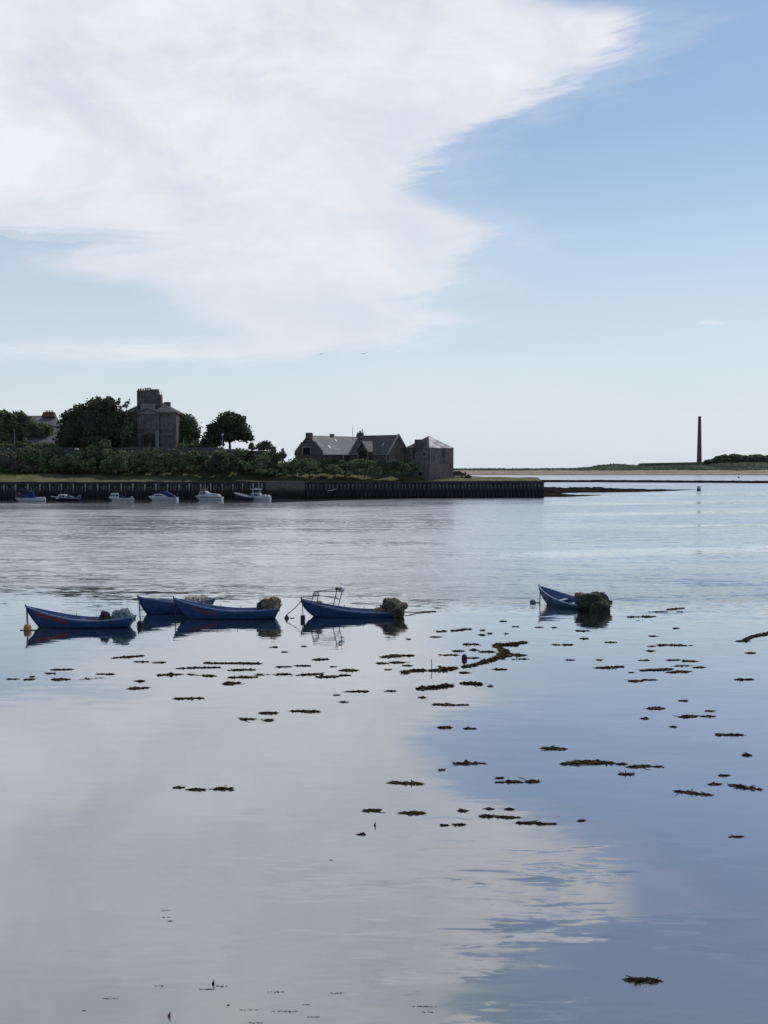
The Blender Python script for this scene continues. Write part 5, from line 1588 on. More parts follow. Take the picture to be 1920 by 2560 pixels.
motor_boat('white hulled boat under a blue canopy, farthest left at the quay', 36, 111, 1254.5, 1.15, 0.95, [
    ('canopy', 'canvas_blue', 'prof', [(51, 1246), (54, 1236), (66, 1233), (70, 1229), (81, 1229), (84, 1238), (86, 1246)], 0.8),
    ('canopy_panel', 'canvas_dull', 'win', [(56, 1240), (56, 1237), (64, 1236.6), (64, 1240)], 0.8),
    ('winch', 'timber_dark', 'prof', [(37, 1244), (36, 1234), (40, 1231), (48, 1231.5), (50, 1236), (50, 1244)], 0.5),
    ('stern_locker', 'white_gel', 'prof', [(88, 1248), (88, 1243.5), (110, 1243), (110, 1247)], 0.85),
    ('mast', 'iron', 'tube', [(77, 1229), (77.5, 1221)], 0), ('light_bar', 'iron', 'tube', [(72, 1228), (80, 1227.5)], 0)], band=(0.86, 0.97, 'grey_gel'))
motor_boat('dark hulled boat with a small white cabin and blue stern cover', 127, 202, 1252.5, 1.25, 0.75, [
    ('cabin', 'white_gel', 'prof', [(142, 1246.5), (144, 1243.5), (147.5, 1242), (150, 1235.6), (166, 1236), (168, 1246)], 0.72),
    ('window', 'window', 'win', [(152, 1242), (152.5, 1238.5), (157, 1238.5), (157, 1242)], 0.72), ('window', 'window', 'win', [(158.5, 1242.3), (158.5, 1238.3), (165.5, 1238.3), (165.5, 1242.3)], 0.72),
    ('stern_cover', 'canvas_dull', 'prof', [(168.5, 1247), (168.5, 1240), (176, 1239), (186, 1244), (199, 1241.5), (200, 1247)], 0.85),
    ('outboard', 'canvas_dull', 'prof', [(198, 1245), (196, 1239), (200, 1237), (203, 1240), (203, 1246)], 0.2),
    ('pulpit_rail', 'white_gel', 'tube', [(128, 1240.5), (141, 1243)], 0.3)], hull_m='navy', band=(0.90, 1.0, 'grey_gel'))
motor_boat('small white cabin boat with three side windows and blue cockpit cover', 271, 334, 1251.5, 0.95, 0.62, [
    ('cabin', 'white_gel', 'prof', [(272, 1245), (275, 1242), (278, 1234), (284, 1232.5), (294, 1232.5), (296.5, 1236), (297, 1246)], 0.7),
    ('window', 'window', 'win', [(277, 1240.5), (279, 1236), (281, 1236), (280, 1240.5)], 0.7), ('window', 'window', 'win', [(282, 1241), (283.5, 1236), (287, 1236), (286, 1241)], 0.7), ('window', 'window', 'win', [(288, 1241), (288.5, 1236.2), (294.5, 1236.2), (295, 1241)], 0.7),
    ('cockpit_cover', 'canvas_blue', 'prof', [(297.5, 1246), (297.5, 1236.5), (303, 1239), (316, 1245)], 0.75),
    ('outboard', 'grey_gel', 'prof', [(326, 1246), (326, 1242), (330, 1241), (331, 1246)], 0.2)], band=(0.55, 0.70, 'grey_gel'))
motor_boat('white cabin cruiser with a blue canvas hood over its cockpit', 370, 446, 1251.0, 1.15, 0.85, [
    ('cabin', 'white_gel', 'prof', [(376, 1243), (384, 1238.5), (389, 1234.5), (402, 1233.5), (411, 1235.5), (424, 1241), (424, 1244.5)], 0.75),
    ('window', 'window', 'win', [(391, 1239.8), (392, 1236.6), (408, 1237.2), (409, 1239.6)], 0.75), ('window', 'window', 'win', [(385, 1238.6), (388, 1236), (389, 1236), (388.5, 1238.6)], 0.75),
    ('canvas_hood', 'canvas_blue', 'prof', [(400, 1233.4), (402, 1228.5), (416, 1227.5), (424, 1232), (440, 1240), (443, 1245), (425, 1244), (424, 1240.8), (411.5, 1235.3)], 0.7),
    ('flag', 'net_teal', 'prof', [(443.5, 1237), (447, 1236), (447, 1234), (444, 1235)], 0.02)], band=(0.72, 0.86, 'grey_gel'))
motor_boat('white cruiser with raked dark windows and a mast', 488, 559, 1251.0, 1.2, 0.95, [
    ('cabin', 'white_gel', 'prof', [(490, 1241), (498, 1237.5), (503, 1229), (516, 1227), (520, 1229.5), (526, 1233), (550, 1235.5), (553, 1241)], 0.78),
    ('window', 'window', 'win', [(497.5, 1235.5), (500.5, 1230.3), (502, 1230.3), (501, 1235.5)], 0.78), ('window', 'window', 'win', [(502.5, 1235.5), (504, 1230.5), (509, 1230.2), (508, 1235.5)], 0.78), ('window', 'window', 'win', [(509.5, 1235.3), (511, 1230), (517.5, 1229.6), (518, 1235)], 0.78),
    ('mast', 'iron', 'tube', [(515, 1227), (514, 1207)], 0), ('screen_rail', 'iron', 'tube', [(503, 1228), (505, 1223), (516, 1222.5), (517, 1227)], 0.6),
    ('outboard', 'grey_gel', 'prof', [(553, 1246), (553, 1240.5), (557, 1240), (558.5, 1246)], 0.2)], band=(0.80, 0.94, 'navy'))
motor_boat('white cabin boat with a raised roof rack and whip mast, farthest right at the quay', 613, 678, 1250.0, 1.0, 0.95, [
    ('cabin', 'white_gel', 'prof', [(618, 1241.5), (627, 1236), (632, 1232), (648, 1231), (652, 1233.5), (656, 1239), (656, 1242)], 0.75),
    ('window', 'window', 'win', [(624.5, 1238.7), (628.5, 1235), (635, 1234.6), (634, 1239)], 0.75), ('window', 'window', 'win', [(636.5, 1239), (637.5, 1234.5), (648, 1234), (650.5, 1239)], 0.75),
    ('roof_rack', 'white_gel', 'prof', [(627, 1223.8), (628, 1222.3), (653, 1221.8), (653, 1224.5)], 0.6), ('rack_leg', 'iron', 'tube', [(633, 1224), (633, 1232)], 0.5), ('rack_leg', 'iron', 'tube', [(651, 1224), (651, 1234)], 0.5),
    ('radar_dome', 'white_gel', 'prof', [(637, 1222), (638, 1220.3), (642, 1220.3), (643, 1222)], 0.3),
    ('mast', 'white_gel', 'tube', [(648, 1222), (648, 1203)], 0), ('stern_locker', 'white_gel', 'prof', [(656.5, 1242), (657, 1237), (664, 1236.5), (666, 1240), (672, 1237), (676, 1240), (677, 1243)], 0.8)], band=(0.78, 0.84, 'grey_gel'))
motor_boat('dark open boat with a pale gunwale, behind the farthest right quay boat', 585, 632, 1247.5, 2.1, 0.9, [
    ('bow_rail', 'white_gel', 'tube', [(586, 1231.5), (600, 1233.5), (622, 1239)], 0.55)], hull_m='navy', band=(0.86, 1.0, 'white_gel'), name='open_boat', Y=320.0)

# ------------------------------------------------------------------ car and figure on the point, channel marks, gulls
Yk = 352.0
cp_ = at(1126, 1195.5, Yk)
car = thing('parked_car', 'dark car parked on the grass beside the tower', 'car', (cp_.x, Yk, cp_.z))
kk = Yk / FPX
MB().prism([(0, 0.35), (0.05, 1.0), (0.7, 1.15), (1.0, 1.75), (2.7, 1.78), (3.4, 1.25), (4.25, 1.0), (4.3, 0.35)], -0.85, 0.85, 'y').build('body', M['car_paint'], car)
for a_ in ([(0.85, 1.15), (1.1, 1.62), (1.8, 1.64), (1.8, 1.15)], [(1.95, 1.15), (1.95, 1.64), (2.62, 1.64), (3.15, 1.15)]):
    MB().prism(a_, -0.875, -0.853, 'y').prism(a_, 0.853, 0.875, 'y').build('window', M['window'], car)
for x in (0.85, 3.4):
    for y in (-0.78, 0.78):
        wv = MB().lathe([(0.2, -0.12), (0.36, -0.11), (0.36, 0.11), (0.2, 0.12)], 12, (0, 0, 0), Matrix.Translation((x, y, 0.36)) @ Matrix.Rotation(math.pi / 2, 4, 'X')).build('wheel', M['rubber'], car)
        MB().lathe([(0.19, -0.13), (0.19, 0.13)], 10, (0, 0, 0), Matrix.Translation((x, y, 0.36)) @ Matrix.Rotation(math.pi / 2, 4, 'X')).build('hub', M['iron'], wv)

def person(loc, label):
    r = thing('person', label, 'person', loc)
    pts = {'pel': (0, 0, .92, .15), 'che': (0, 0, 1.3, .17), 'nek': (0, 0, 1.48, .065), 'hed': (0, -.02, 1.62, .10), 'top': (0, -.01, 1.70, .08),
           'lk': (-.1, -.02, .48, .08), 'lf': (-.11, 0, .06, .05), 'lt': (-.11, -.14, .03, .04), 'rk': (.1, .02, .48, .08), 'rf': (.12, .04, .06, .05), 'rt': (.12, -.1, .03, .04),
           'ls': (-.19, 0, 1.38, .07), 'le': (-.25, .03, 1.10, .05), 'lh': (-.22, -.1, .86, .04), 'rs': (.19, 0, 1.38, .07), 're': (.26, .02, 1.1, .05), 'rh': (.2, -.14, .9, .04)}
    ed = [('pel', 'che'), ('che', 'nek'), ('nek', 'hed'), ('hed', 'top'), ('pel', 'lk'), ('lk', 'lf'), ('lf', 'lt'), ('pel', 'rk'), ('rk', 'rf'), ('rf', 'rt'),
          ('che', 'ls'), ('ls', 'le'), ('le', 'lh'), ('che', 'rs'), ('rs', 're'), ('re', 'rh')]
    ks = list(pts)
    me = bpy.data.meshes.new('body')
    me.from_pydata([pts[k][:3] for k in ks], [(ks.index(a_), ks.index(b_)) for a_, b_ in ed], [])
    ob = bpy.data.objects.new('body', me)
    C.objects.link(ob)
    md = ob.modifiers.new('skin', 'SKIN')
    for i, k in enumerate(ks):
        me.skin_vertices[0].data[i].radius = (pts[k][3], pts[k][3])
    me.skin_vertices[0].data[0].use_root = True
    sb = ob.modifiers.new('sub', 'SUBSURF')
    sb.levels = sb.render_levels = 1
    me.materials.append(M['cloth_dark'])
    ob.parent = r
    MB().ball((0, -.02, 1.63), 0.105, 10, 8, (0.85, 1, 1.15)).build('head', M['skin'], r, True)
    MB().ball((0, 0.0, 1.67), 0.112, 10, 6, (0.9, 1, 1)).build('hair', M['black_paint'], r, True)
    return r
pp = at(1163, 1196, Yk)
person((pp.x, Yk - 0.6, land_h(pp.x, Yk - 0.6)), 'dark clothed person standing right of the parked car')
car.location.z = land_h(cp_.x + 2, Yk) + 0.02
shrub('low dark bush on the grass right of the standing person', 351, [(1170, 1193, 6, 5), (1174, 1194, 4, 4)], 160, 0.3, 'leaf_dark', 90)

g = ground(1747, 1227.5)
r = thing('channel_buoy', 'dark barrel shaped channel buoy with a pale band, out in the estuary', 'buoy', g)
kb_ = g.y / FPX
MB().lathe([(4.2 * kb_, -0.3), (5.0 * kb_, 0.1), (5.0 * kb_, 5.6 * kb_), (4.4 * kb_, 6.6 * kb_)], 16, g).build('hull', M['bluegrey_float'], r, world=True)
MB().lathe([(4.6 * kb_, 6.7 * kb_), (4.6 * kb_, 8.8 * kb_)], 16, g).build('band', M['white_float'], r, world=True)
MB().lathe([(4.2 * kb_, 8.9 * kb_), (3.4 * kb_, 10.5 * kb_), (4.2 * kb_, 12.2 * kb_)], 16, g).build('top_ring', M['iron'], r, world=True)
g = ground(1847, 1195)
r = thing('cone_buoy', 'tiny dark conical buoy close to the far beach', 'buoy', g)
kb_ = g.y / FPX
MB().lathe([(2.6 * kb_, -0.3), (2.6 * kb_, 1.2 * kb_), (0.5 * kb_, 5.0 * kb_)], 10, g).build('cone', M['fleck_red'], r, world=True)
MB().lathe([(3.0 * kb_, -0.2), (3.0 * kb_, 0.6 * kb_)], 12, g).build('collar', M['black_paint'], r, world=True)

def gull(px, py, Y, span, label, m, bank, lift_l, lift_r, heading):
    c = at(px, py, Y)
    r = thing('gull', label, 'bird', c, (0, bank, heading), group='gulls in flight')
    mb = MB()
    mb.lathe([(0.005, -0.26), (0.03, -0.2), (0.06, -0.08), (0.07, 0.02), (0.055, 0.12), (0.04, 0.17), (0.035, 0.21), (0.006, 0.27)], 8, (0, 0, 0), Matrix.Rotation(math.pi / 2, 4, 'X'))
    for s, lf in ((-1, lift_l), (1, lift_r)):
        h = span / 2
        ch_ = 1.0 if span < 2 else 2.2
        pl = [(0.04, 0.10 * ch_, -0.10 * ch_, 0.02), (0.45 * h, 0.12 * ch_, -0.06 * ch_, 0.45 * h * lf), (h, -0.06, -0.10, h * lf * 0.75)]
        o_ = len(mb.v)
        for x, ya, yb, z in pl:
            mb.v += [(s * x, -ya, z + 0.012), (s * x, -yb, z + 0.012), (s * x, -yb, z - 0.008), (s * x, -ya, z - 0.008)]
        for i in range(2):
            for k in range(4):
                mb.f.append((o_ + i * 4 + k, o_ + (i + 1) * 4 + k, o_ + (i + 1) * 4 + (k + 1) % 4, o_ + i * 4 + (k + 1) % 4))
        mb.f.append((o_ + 8, o_ + 9, o_ + 10, o_ + 11))
    mb.add([(-0.05, 0.22, 0), (0.05, 0.22, 0), (0.07, 0.36, 0.005), (-0.07, 0.36, 0.005)], [(0, 1, 2, 3)])
    mb.build('body', m, r)
    return r
gull(802, 885, 200, 1.0, 'gull gliding in the sky, wings tilted, left one of the pair', M['grey_feather'], R(-28), 0.1, -0.45, R(20))
gull(911, 884.5, 200, 1.25, 'gull in the sky with raised wings, right one of the pair', M['grey_feather'], R(-6), 0.25, 0.55, R(10))
gull(830, 1226, 306, 2.7, 'white gull flying low in front of the dark quay', M['white_feather'], R(-8), 0.05, 0.25, R(8))

# ------------------------------------------------------------------ floating seaweed
def fronds(mb, p0, p1, half, n, rg, hgt=0.07, size=0.07, bent=None):
    """ragged fronds along the line p0-p1 on the water"""
    ln = (p1 - p0).length
    d = (p1 - p0).normalized()
    nrm = Vector((-d.y, d.x, 0))
    sd = rg.uniform(0, 100)
    peak = rg.uniform(0.25, 0.7)                       # the thick part of the clump; it thins out to tails
    for _ in range(n):
        f = rg.random()
        e = f / peak if f < peak else (1 - f) / (1 - peak)
        w = max(0.0, min(1, e)) ** 0.8
        k = 0.5 + 0.95 * mnoise.noise(Vector((f * ln * 1.6 + sd, 0.5, 0))) + 0.4 * mnoise.noise(Vector((f * ln * 5 + sd, 3.5, 0)))
        k = max(0.0, min(1.2, k + 0.35 * w))
        if ln > 0.7 and k < 0.44 and rg.random() < 0.95:
            continue
        mid = mnoise.noise(Vector((f * ln * 0.9 + sd, 9.5, 0))) * half * 0.9
        off = mid + rg.gauss(0, 0.45) * half * (0.2 + 0.8 * w) * k
        q = p0.lerp(p1, f) + nrm * off + d * rg.gauss(0, size * 0.6)
        s = size * rg.uniform(0.45, 1.4)
        a = rg.uniform(-0.7, 0.7) if rg.random() < 0.75 else rg.uniform(-1.6, 1.6)
        u = Vector((math.cos(a), math.sin(a), rg.gauss(0, 0.20)))
        v = Vector((-math.sin(a), math.cos(a), rg.gauss(0, 0.6)))
        q.z = 0.004 + rg.random() ** 1.5 * hgt * (0.15 + 0.85 * w) * k
        vs = [q - u * s * 1.3, q + v * s * 0.45, q + u * s * 1.3, q - v * s * 0.4]
        mb.add([(t_.x, t_.y, max(0.003, t_.z)) for t_ in vs], [(0, 1, 2, 3)])
WEED = [  # centre x, centre y, length px, thickness px, tilt px (right end higher +), label
    (315, 1643, 86, 4, 6, 'thin dark seaweed streak below the red scuffed coble stern'),
    (585, 1658, 146, 8, 0, 'long dark seaweed band below the front coble, topmost of its group'),
    (496, 1670, 100, 8, 4, 'long brown seaweed band just under the topmost one below the front coble'),
    (603, 1676, 64, 7, 1, 'short dark seaweed band in the middle of the group below the front coble'),
    (427, 1687, 60, 6, 2, 'leftmost seaweed band of the dense group below the front coble'),
    (506, 1688, 72, 9, -4, 'ragged brown seaweed clump slanting down below the front coble'),
    (606, 1694, 64, 7, 1, 'dark seaweed band low in the group below the front coble'),
    (683, 1687, 86, 9, 2, 'thick brown seaweed band at the lower right of the group below the front coble'),
    (766, 1687, 76, 6, 4, 'thin seaweed band below the bow of the bright blue coble'),
    (817, 1692, 50, 8, 1, 'dark seaweed clump with a small upright sprig, below the bright blue coble'),
    (873, 1676, 36, 12, 2, 'chunky dark seaweed lump below the middle of the bright blue coble'),
    (802, 1649, 34, 5, 2, 'small reddish seaweed clump nearest the bright blue coble'),
    (579, 1709, 40, 13, 3, 'compact dark seaweed lump below the long bands'),
    (347, 1721, 60, 8, 4, 'dark seaweed clump lying alone at the lower left of the bands'),
    (470, 1746, 76, 9, -1, 'long dark seaweed clump alone on pale water, below the bands'),
    (895, 1729, 60, 6, 0, 'thin dark seaweed strip left of the long slanting raft'),
    (762, 1779, 64, 8, 0, 'straight dark seaweed strip on pale water, midway down'),
    (670, 1784, 34, 7, 0, 'short seaweed strip just above the dark paired clumps'),
    (630, 1799, 54, 10, 0, 'dark seaweed clump with a small piece to its right'),
    (152, 1699, 36, 7, 0, 'dark seaweed clump at the far left'),
    (234, 1696, 52, 6, 3, 'thin seaweed string right of the far left clump'),
    (988, 1641, 86, 11, 5, 'thick dark seaweed band below the stern of the bright blue coble'),
    (997, 1657, 40, 7, 0, 'small dark seaweed band under the thick one by the bright blue coble'),
    (1179, 1611, 38, 9, -1, 'dark seaweed clump upper left of the large olive raft'),
    (1125, 1638, 48, 5, 0, 'thin seaweed strip left of the small dark float'),
    (1218, 1629, 36, 7, 0, 'dark seaweed clump touching the elbow of the large olive raft'),
    (1296, 1638, 28, 9, 0, 'dark lumpy seaweed right of the elbow of the large olive raft'),
    (1298, 1648, 50, 5, 0, 'smooth dark seaweed strip right of the large olive raft'),
    (1110, 1762, 52, 8, -1, 'reddish brown seaweed strip where cloud and blue reflections meet'),
    (1112, 1819, 28, 9, 0, 'small dark seaweed clump below the reddish brown strip'),
    (1454, 1577, 32, 6, 0, 'small dark seaweed clump just below the green net heap'),
    (1402, 1612, 54, 6, 0, 'thin dark seaweed strip right of the large olive raft tip'),
    (1619, 1542, 44, 8, 0, 'brown seaweed clump right of the faded blue coble'),
    (1688, 1522, 42, 4, 3, 'flat dark seaweed strip farthest off, right of the faded blue coble'),
    (1657, 1613, 30, 8, 2, 'brown seaweed lump with a dark string to its right'),
    (1703, 1614, 60, 6, -1, 'dark seaweed string right of the brown lump'),
    (1526, 1669, 68, 11, 2, 'thick dark seaweed band leftmost in the right hand group'),
    (1642, 1675, 76, 8, 3, 'long brown seaweed band in the middle of the right hand group'),
    (1702, 1665, 48, 10, 0, 'thick dark seaweed patch at the top of the right hand group'),
    (1726, 1654, 32, 6, -1, 'short seaweed strip above the thick patch of the right hand group'),
    (1697, 1680, 54, 8, 2, 'dark seaweed band lowest in the right hand group'),
    (1588, 1702, 30, 8, 0, 'small dark seaweed oval below the right hand group'),
    (1862, 1700, 38, 8, 0, 'dark seaweed clump close to the right edge of the water'),
    (1640, 1772, 38, 12, -1, 'dark tapering seaweed clump on blue water, midway down at right'),
    (1718, 1791, 42, 9, 1, 'dark seaweed clump with a flat tail, right of the tapering one'),
    (1834, 1838, 40, 8, 0, 'row of dark seaweed blobs near the right edge'),
    (1382, 1872, 80, 11, -3, 'spiky dark seaweed strip on blue water above the largest right hand raft'),
    (1467, 1909, 136, 20, -1, 'largest seaweed raft on the right hand blue water'),
    (1599, 1917, 54, 13, -1, 'olive brown seaweed clump right of the largest raft'),
    (1566, 1935, 24, 10, 0, 'small reddish seaweed clump below the largest right hand raft'),
    (1172, 1909, 72, 8, 0, 'broken dark seaweed string left of the largest right hand raft'),
    (1284, 1956, 32, 12, 0, 'dark seaweed knot with a smaller one to its right'),
    (1331, 1955, 22, 9, 0, 'smaller dark seaweed knot right of the similar knot'),
    (1742, 1984, 98, 12, -11, 'long dark seaweed string slanting down to the right'),
    (1860, 1968, 72, 14, -10, 'thick olive brown seaweed raft at the right edge'),
    (1320, 2056, 50, 15, 0, 'dark ragged seaweed clump at the edge of the rippled water'),
    (1218, 2041, 28, 9, 0, 'pair of small dark seaweed bits left of the ragged clump'),
    (1017, 1959, 88, 16, -2, 'thick olive seaweed raft alone on the pale reflection'),
    (931, 2026, 36, 11, 2, 'dark seaweed tuft below the thick olive raft'),
    (1030, 2033, 56, 12, 0, 'dark bristly seaweed clump right of the tuft below the olive raft'),
    (491, 1975, 32, 8, 0, 'small dark seaweed clump on the left pale water'),
    (558, 1973, 38, 6, 0, 'thin seaweed strip right of the small clump on the left pale water'),
    (1607, 2453, 76, 22, -4, 'nearest dark seaweed clump, low at right'),
    (1856, 1603, 28, 4, 0, 'flat dark seaweed strip left of the long line at the right edge'),
]
GW = 'seaweed clumps floating on the pool'
for i, (cx_, cy_, lp, tp, tl, lab) in enumerate(WEED):
    rg = random.Random(500 + i)
    a_, b_ = ground(cx_ - lp / 2, cy_ + tl / 2), ground(cx_ + lp / 2, cy_ - tl / 2)
    Y = (a_.y + b_.y) / 2
    half = tp * Y * Y / (CAM_H * FPX) * 0.25
    ln = (b_ - a_).length
    hgt = min(0.11, 0.18 * tp * Y / FPX)
    size = 0.055 + 0.025 * (Y / 60)
    n = int(85 + 165 * ln)
    mb = MB()
    fronds(mb, a_, b_, half, n, rg, hgt, size)
    for _ in range(int(2 + 3 * ln)):                         # strands trailing over the surface
        q = a_.lerp(b_, rg.uniform(0.1, 0.9)) + Vector((0, rg.gauss(0, half * 0.5), 0.006))
        hd, l_ = rg.choice((0, math.pi)) + rg.gauss(0, 0.4), rg.uniform(0.12, 0.42)
        st_ = [q]
        for _k in range(4):
            hd += rg.gauss(0, 0.35)
            st_.append(st_[-1] + Vector((math.cos(hd), math.sin(hd) * 1.6, 0)) * l_ / 4)
        mb.tube(st_, 0.010, 4, 0.004)
    if rg.random() < 0.4 and len(mb.f) > 90:                 # a sprig or two standing up
        for _ in range(2):
            q = a_.lerp(b_, rg.uniform(0.2, 0.8))
            mb.tube([q, q + Vector((rg.uniform(-.04, .04), 0, hgt + rg.uniform(0.02, 0.10)))], 0.012, 4)
    m_ = 'weed_olive' if any(s in lab for s in ('olive', 'largest')) else 'weed'
    single(mb, 'seaweed_clump', M[m_], (a_ + b_) / 2, lab, 'seaweed', GW)

def raft(pts, label, m_, seed, n_per=260):
    rg = random.Random(seed)
    mb = MB()
    for (x0, y0, t0), (x1, y1, t1) in zip(pts, pts[1:]):
        a_, b_ = ground(x0, y0), ground(x1, y1)
        Y = (a_.y + b_.y) / 2
        half = (t0 + t1) / 2 * Y * Y / (CAM_H * FPX) * 0.20
        ln = (b_ - a_).length
        d = (b_ - a_)
        for _ in range(int(0.75 * n_per * ln * max(1, half))):
            mbx = MB()
            f = rg.random()
            c = a_.lerp(b_, f)
            nrm = Vector((-d.y, d.x, 0)).normalized()
            k = 0.5 + 1.1 * mnoise.noise(Vector((c.x * 1.3, c.y * 0.6, seed))) + 0.5 * mnoise.noise(Vector((c.x * 4, c.y * 1.5, seed)))
            if k < 0.12:
                continue
            q = c + nrm * rg.gauss(0, 0.5) * half * max(0.2, k)
            s = 0.09 * rg.uniform(0.5, 1.5)
            a = rg.uniform(-0.7, 0.7)
            u, v = Vector((math.cos(a), math.sin(a), rg.gauss(0, 0.25))), Vector((-math.sin(a), math.cos(a), rg.gauss(0, 0.8)))
            q.z = 0.004 + rg.random() ** 1.5 * 0.085 * max(0.2, k)
            vs = [q - u * s * 1.4, q + v * s * 0.4, q + u * s * 1.4, q - v * s * 0.35]
            mb.add([(t_.x, t_.y, max(0.003, t_.z)) for t_ in vs], [(0, 1, 2, 3)])
    p = ground(pts[0][0], pts[0][1])
    return single(mb, 'seaweed_raft', M[m_], p, label, 'seaweed', GW)
raft([(1008, 1682, 6), (1030, 1677, 14), (1095, 1676, 14), (1141, 1670, 11), (1186, 1663, 11), (1217, 1653, 10), (1247, 1644, 12), (1263, 1635, 12), (1256, 1624, 14), (1240, 1614, 9), (1264, 1611, 7), (1316, 1606, 4)],
     'large olive seaweed raft bending like an elbow, right of centre', 'weed_olive', 801, 190)
raft([(1240, 1612, 5), (1275, 1613, 8), (1292, 1614, 4)], 'short dark seaweed branch at the top of the large olive raft', 'weed', 802, 200)
raft([(1045, 1722, 7), (1090, 1718, 8), (1130, 1714, 8), (1160, 1708, 11), (1180, 1709, 8), (1202, 1711, 3)], 'long slanting brown seaweed raft below the large olive one', 'weed', 803, 190)
raft([(1862, 1600, 3), (1880, 1592, 4), (1900, 1588, 4), (1935, 1581, 9)], 'long thin seaweed line running out of the right edge', 'weed_olive', 804, 150)
# dark float and upright stakes among the weed
g = ground(1161, 1648)
o = thing('small_float', 'small black float beside the large olive seaweed raft', 'float', g)
MB().lathe([(0.08, -0.05), (0.13, 0.02), (0.12, 0.16), (0.05, 0.24)], 10, g).build('float', M['black_paint'], o, True, world=True)
g = ground(1079, 1672)
single(MB().tube([g, g + Vector((0.01, 0, 0.22)), g + Vector((-0.02, 0, 0.34)), g + Vector((0.0, 0, 0.42))], 0.018, 5), 'stake', M['rope_dark'], g, 'thin dark stake standing up from the large olive seaweed raft', 'stake')
for px, py, h_, lab, m_ in ((534, 2461, 0.075, 'dark upright weed tip, upper of two near the bottom left', 'weed'), (424, 2542, 0.085, 'reddish upright weed tip near the bottom edge at left', 'fleck_red'), (938, 2064, 0.10, 'thin upright weed stalk below the dark tuft', 'weed')):
    g = ground(px, py)
    mb = MB().tube([g - Vector((0, 0, 0.02)), g + Vector((0.006, 0, h_))], 0.018, 5, 0.008).tube([g + Vector((-0.022, 0, -0.02)), g + Vector((-0.018, 0, h_ * 0.6))], 0.016, 5, 0.008)
    single(mb, 'weed_tip', M[m_], g, lab, 'seaweed')

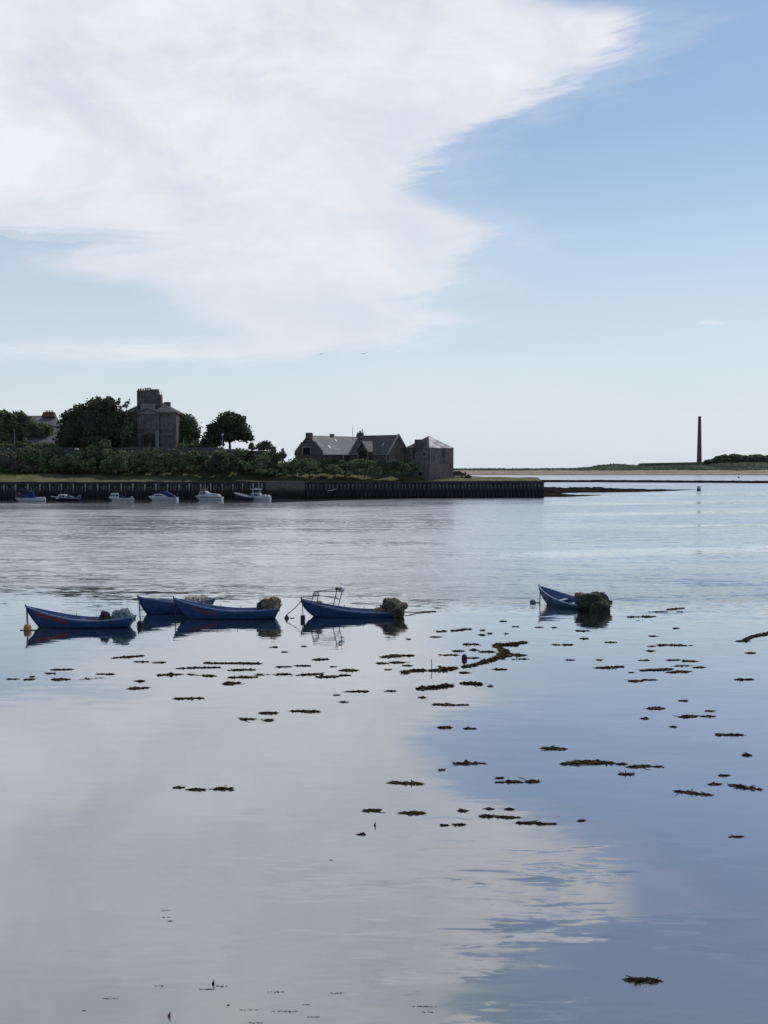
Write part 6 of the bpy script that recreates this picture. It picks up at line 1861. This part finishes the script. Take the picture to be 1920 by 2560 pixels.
# the scatter of specks nobody could count
FLECK = [(354, 1655, 30, 4), (397, 1657, 30, 5), (153, 1674, 46, 4), (125, 1684, 22, 3), (30, 1698, 20, 4), (72, 1699, 20, 4), (80, 1692, 6, 4), (263, 1686, 40, 4), (350, 1703, 18, 5), (708, 1667, 38, 4), (757, 1665, 38, 4), (862, 1688, 26, 5),
         (671, 1801, 18, 8), (685, 1618, 8, 5), (712, 1630, 10, 4), (759, 1616, 8, 4), (833, 1667, 8, 4), (859, 1755, 14, 4), (956, 1659, 26, 5), (1019, 1664, 22, 4), (971, 1674, 14, 4), (1148, 1627, 24, 5), (1186, 1625, 18, 6), (1182, 1645, 28, 4),
         (1250, 1674, 28, 5), (1160, 1682, 20, 7), (977, 1728, 22, 5), (1156, 1763, 26, 3), (1175, 1822, 26, 5), (1150, 1576, 12, 4), (1165, 1573, 22, 4), (1135, 1577, 14, 3), (1206, 1576, 6, 5), (1205, 1588, 10, 5), (1224, 1584, 5, 4), (1258, 1553, 12, 3), (1288, 1566, 8, 5),
         (1348, 1569, 18, 3), (1384, 1568, 10, 5), (1090, 1593, 24, 3), (1111, 1577, 5, 6), (1098, 1580, 5, 4), (1022, 1598, 5, 3), (1265, 1584, 5, 3), (1460, 1597, 14, 5), (1528, 1606, 26, 3), (1581, 1543, 20, 5), (1613, 1551, 34, 4), (1643, 1530, 44, 4), (1628, 1628, 18, 4), (1749, 1669, 28, 5),
         (1682, 1650, 32, 5), (1624, 1700, 32, 4), (1874, 1632, 20, 5), (1610, 1796, 12, 7), (1768, 1791, 28, 4), (1773, 1777, 17, 7), (1707, 1752, 16, 4), (1682, 1816, 8, 6), (1798, 1838, 8, 9), (1555, 1912, 20, 8), (1645, 1917, 16, 4), (1250, 1946, 12, 5), (1254, 1957, 18, 5), (1369, 2061, 42, 4),
         (1269, 2043, 50, 7), (1275, 2025, 14, 8), (1223, 2022, 10, 5), (1158, 2029, 18, 7), (1147, 2062, 20, 5), (1111, 2063, 10, 5), (1453, 2052, 6, 4), (1840, 2092, 16, 8), (1787, 1962, 24, 6), (1809, 1938, 18, 6), (1866, 1887, 14, 9), (1104, 1925, 6, 6), (905, 2086, 8, 6), (447, 1969, 14, 4), (1580, 1682, 8, 5),
         (1700, 1530, 10, 2), (1425, 1650, 14, 2), (1498, 1650, 8, 3), (1612, 1651, 20, 2), (1690, 1571, 14, 2), (1633, 1591, 16, 2), (1630, 1616, 12, 2), (843, 1738, 10, 2), (1056, 1745, 12, 4), (1225, 1716, 6, 5)]
rg = random.Random(77)
mb = MB()
for cx_, cy_, lp, tp in FLECK:
    a_, b_ = ground(cx_ - lp / 2, cy_), ground(cx_ + lp / 2, cy_)
    Y = a_.y
    fronds(mb, a_, b_, tp * Y * Y / (CAM_H * FPX) * 0.36, int(26 + 200 * (b_ - a_).length), rg, min(0.09, 0.3 * tp * Y / FPX), 0.045 + 0.02 * Y / 60)
tag(mb.build('seaweed_specks', M['weed']), 'scattered small specks of dark weed on the calm pool', kind='stuff')
mb = MB()
SUB = [(418, 2275, 26, 6), (415, 2292, 20, 8), (424, 2304, 14, 6), (277, 2495, 40, 10), (398, 2464, 22, 12), (520, 2473, 40, 5), (555, 2466, 30, 6), (690, 2480, 40, 5), (845, 2484, 40, 14), (585, 2489, 12, 3), (625, 2526, 50, 5), (650, 2532, 16, 10), (718, 2529, 70, 3), (735, 2511, 26, 6), (768, 2512, 14, 6), (815, 2513, 26, 4),
       (782, 2542, 26, 5), (580, 2528, 24, 5), (570, 2514, 8, 3), (840, 2470, 24, 4), (1062, 2516, 60, 5), (1092, 2518, 16, 10), (1067, 2530, 26, 5), (1060, 2557, 30, 4), (640, 2557, 30, 6), (600, 2550, 20, 4), (210, 2527, 8, 5), (820, 2128, 6, 4), (828, 2150, 6, 3)]
for cx_, cy_, lp, tp in SUB[::2] + SUB[1:8:2]:
    a_, b_ = ground(cx_ - lp / 2, cy_), ground(cx_ + lp / 2, cy_)
    Y = a_.y
    fronds(mb, a_, b_, tp * Y * Y / (CAM_H * FPX) * 0.36, int(8 + 55 * (b_ - a_).length), rg, 0.008, 0.017)
m_sub = leaf_mat('thin pale weed', (0.13, 0.135, 0.118), (0.17, 0.175, 0.155), (0.20, 0.20, 0.18), 2.0)
tag(mb.build('surface_weed', m_sub), 'fine pale weed wisps on the nearest water', kind='stuff')
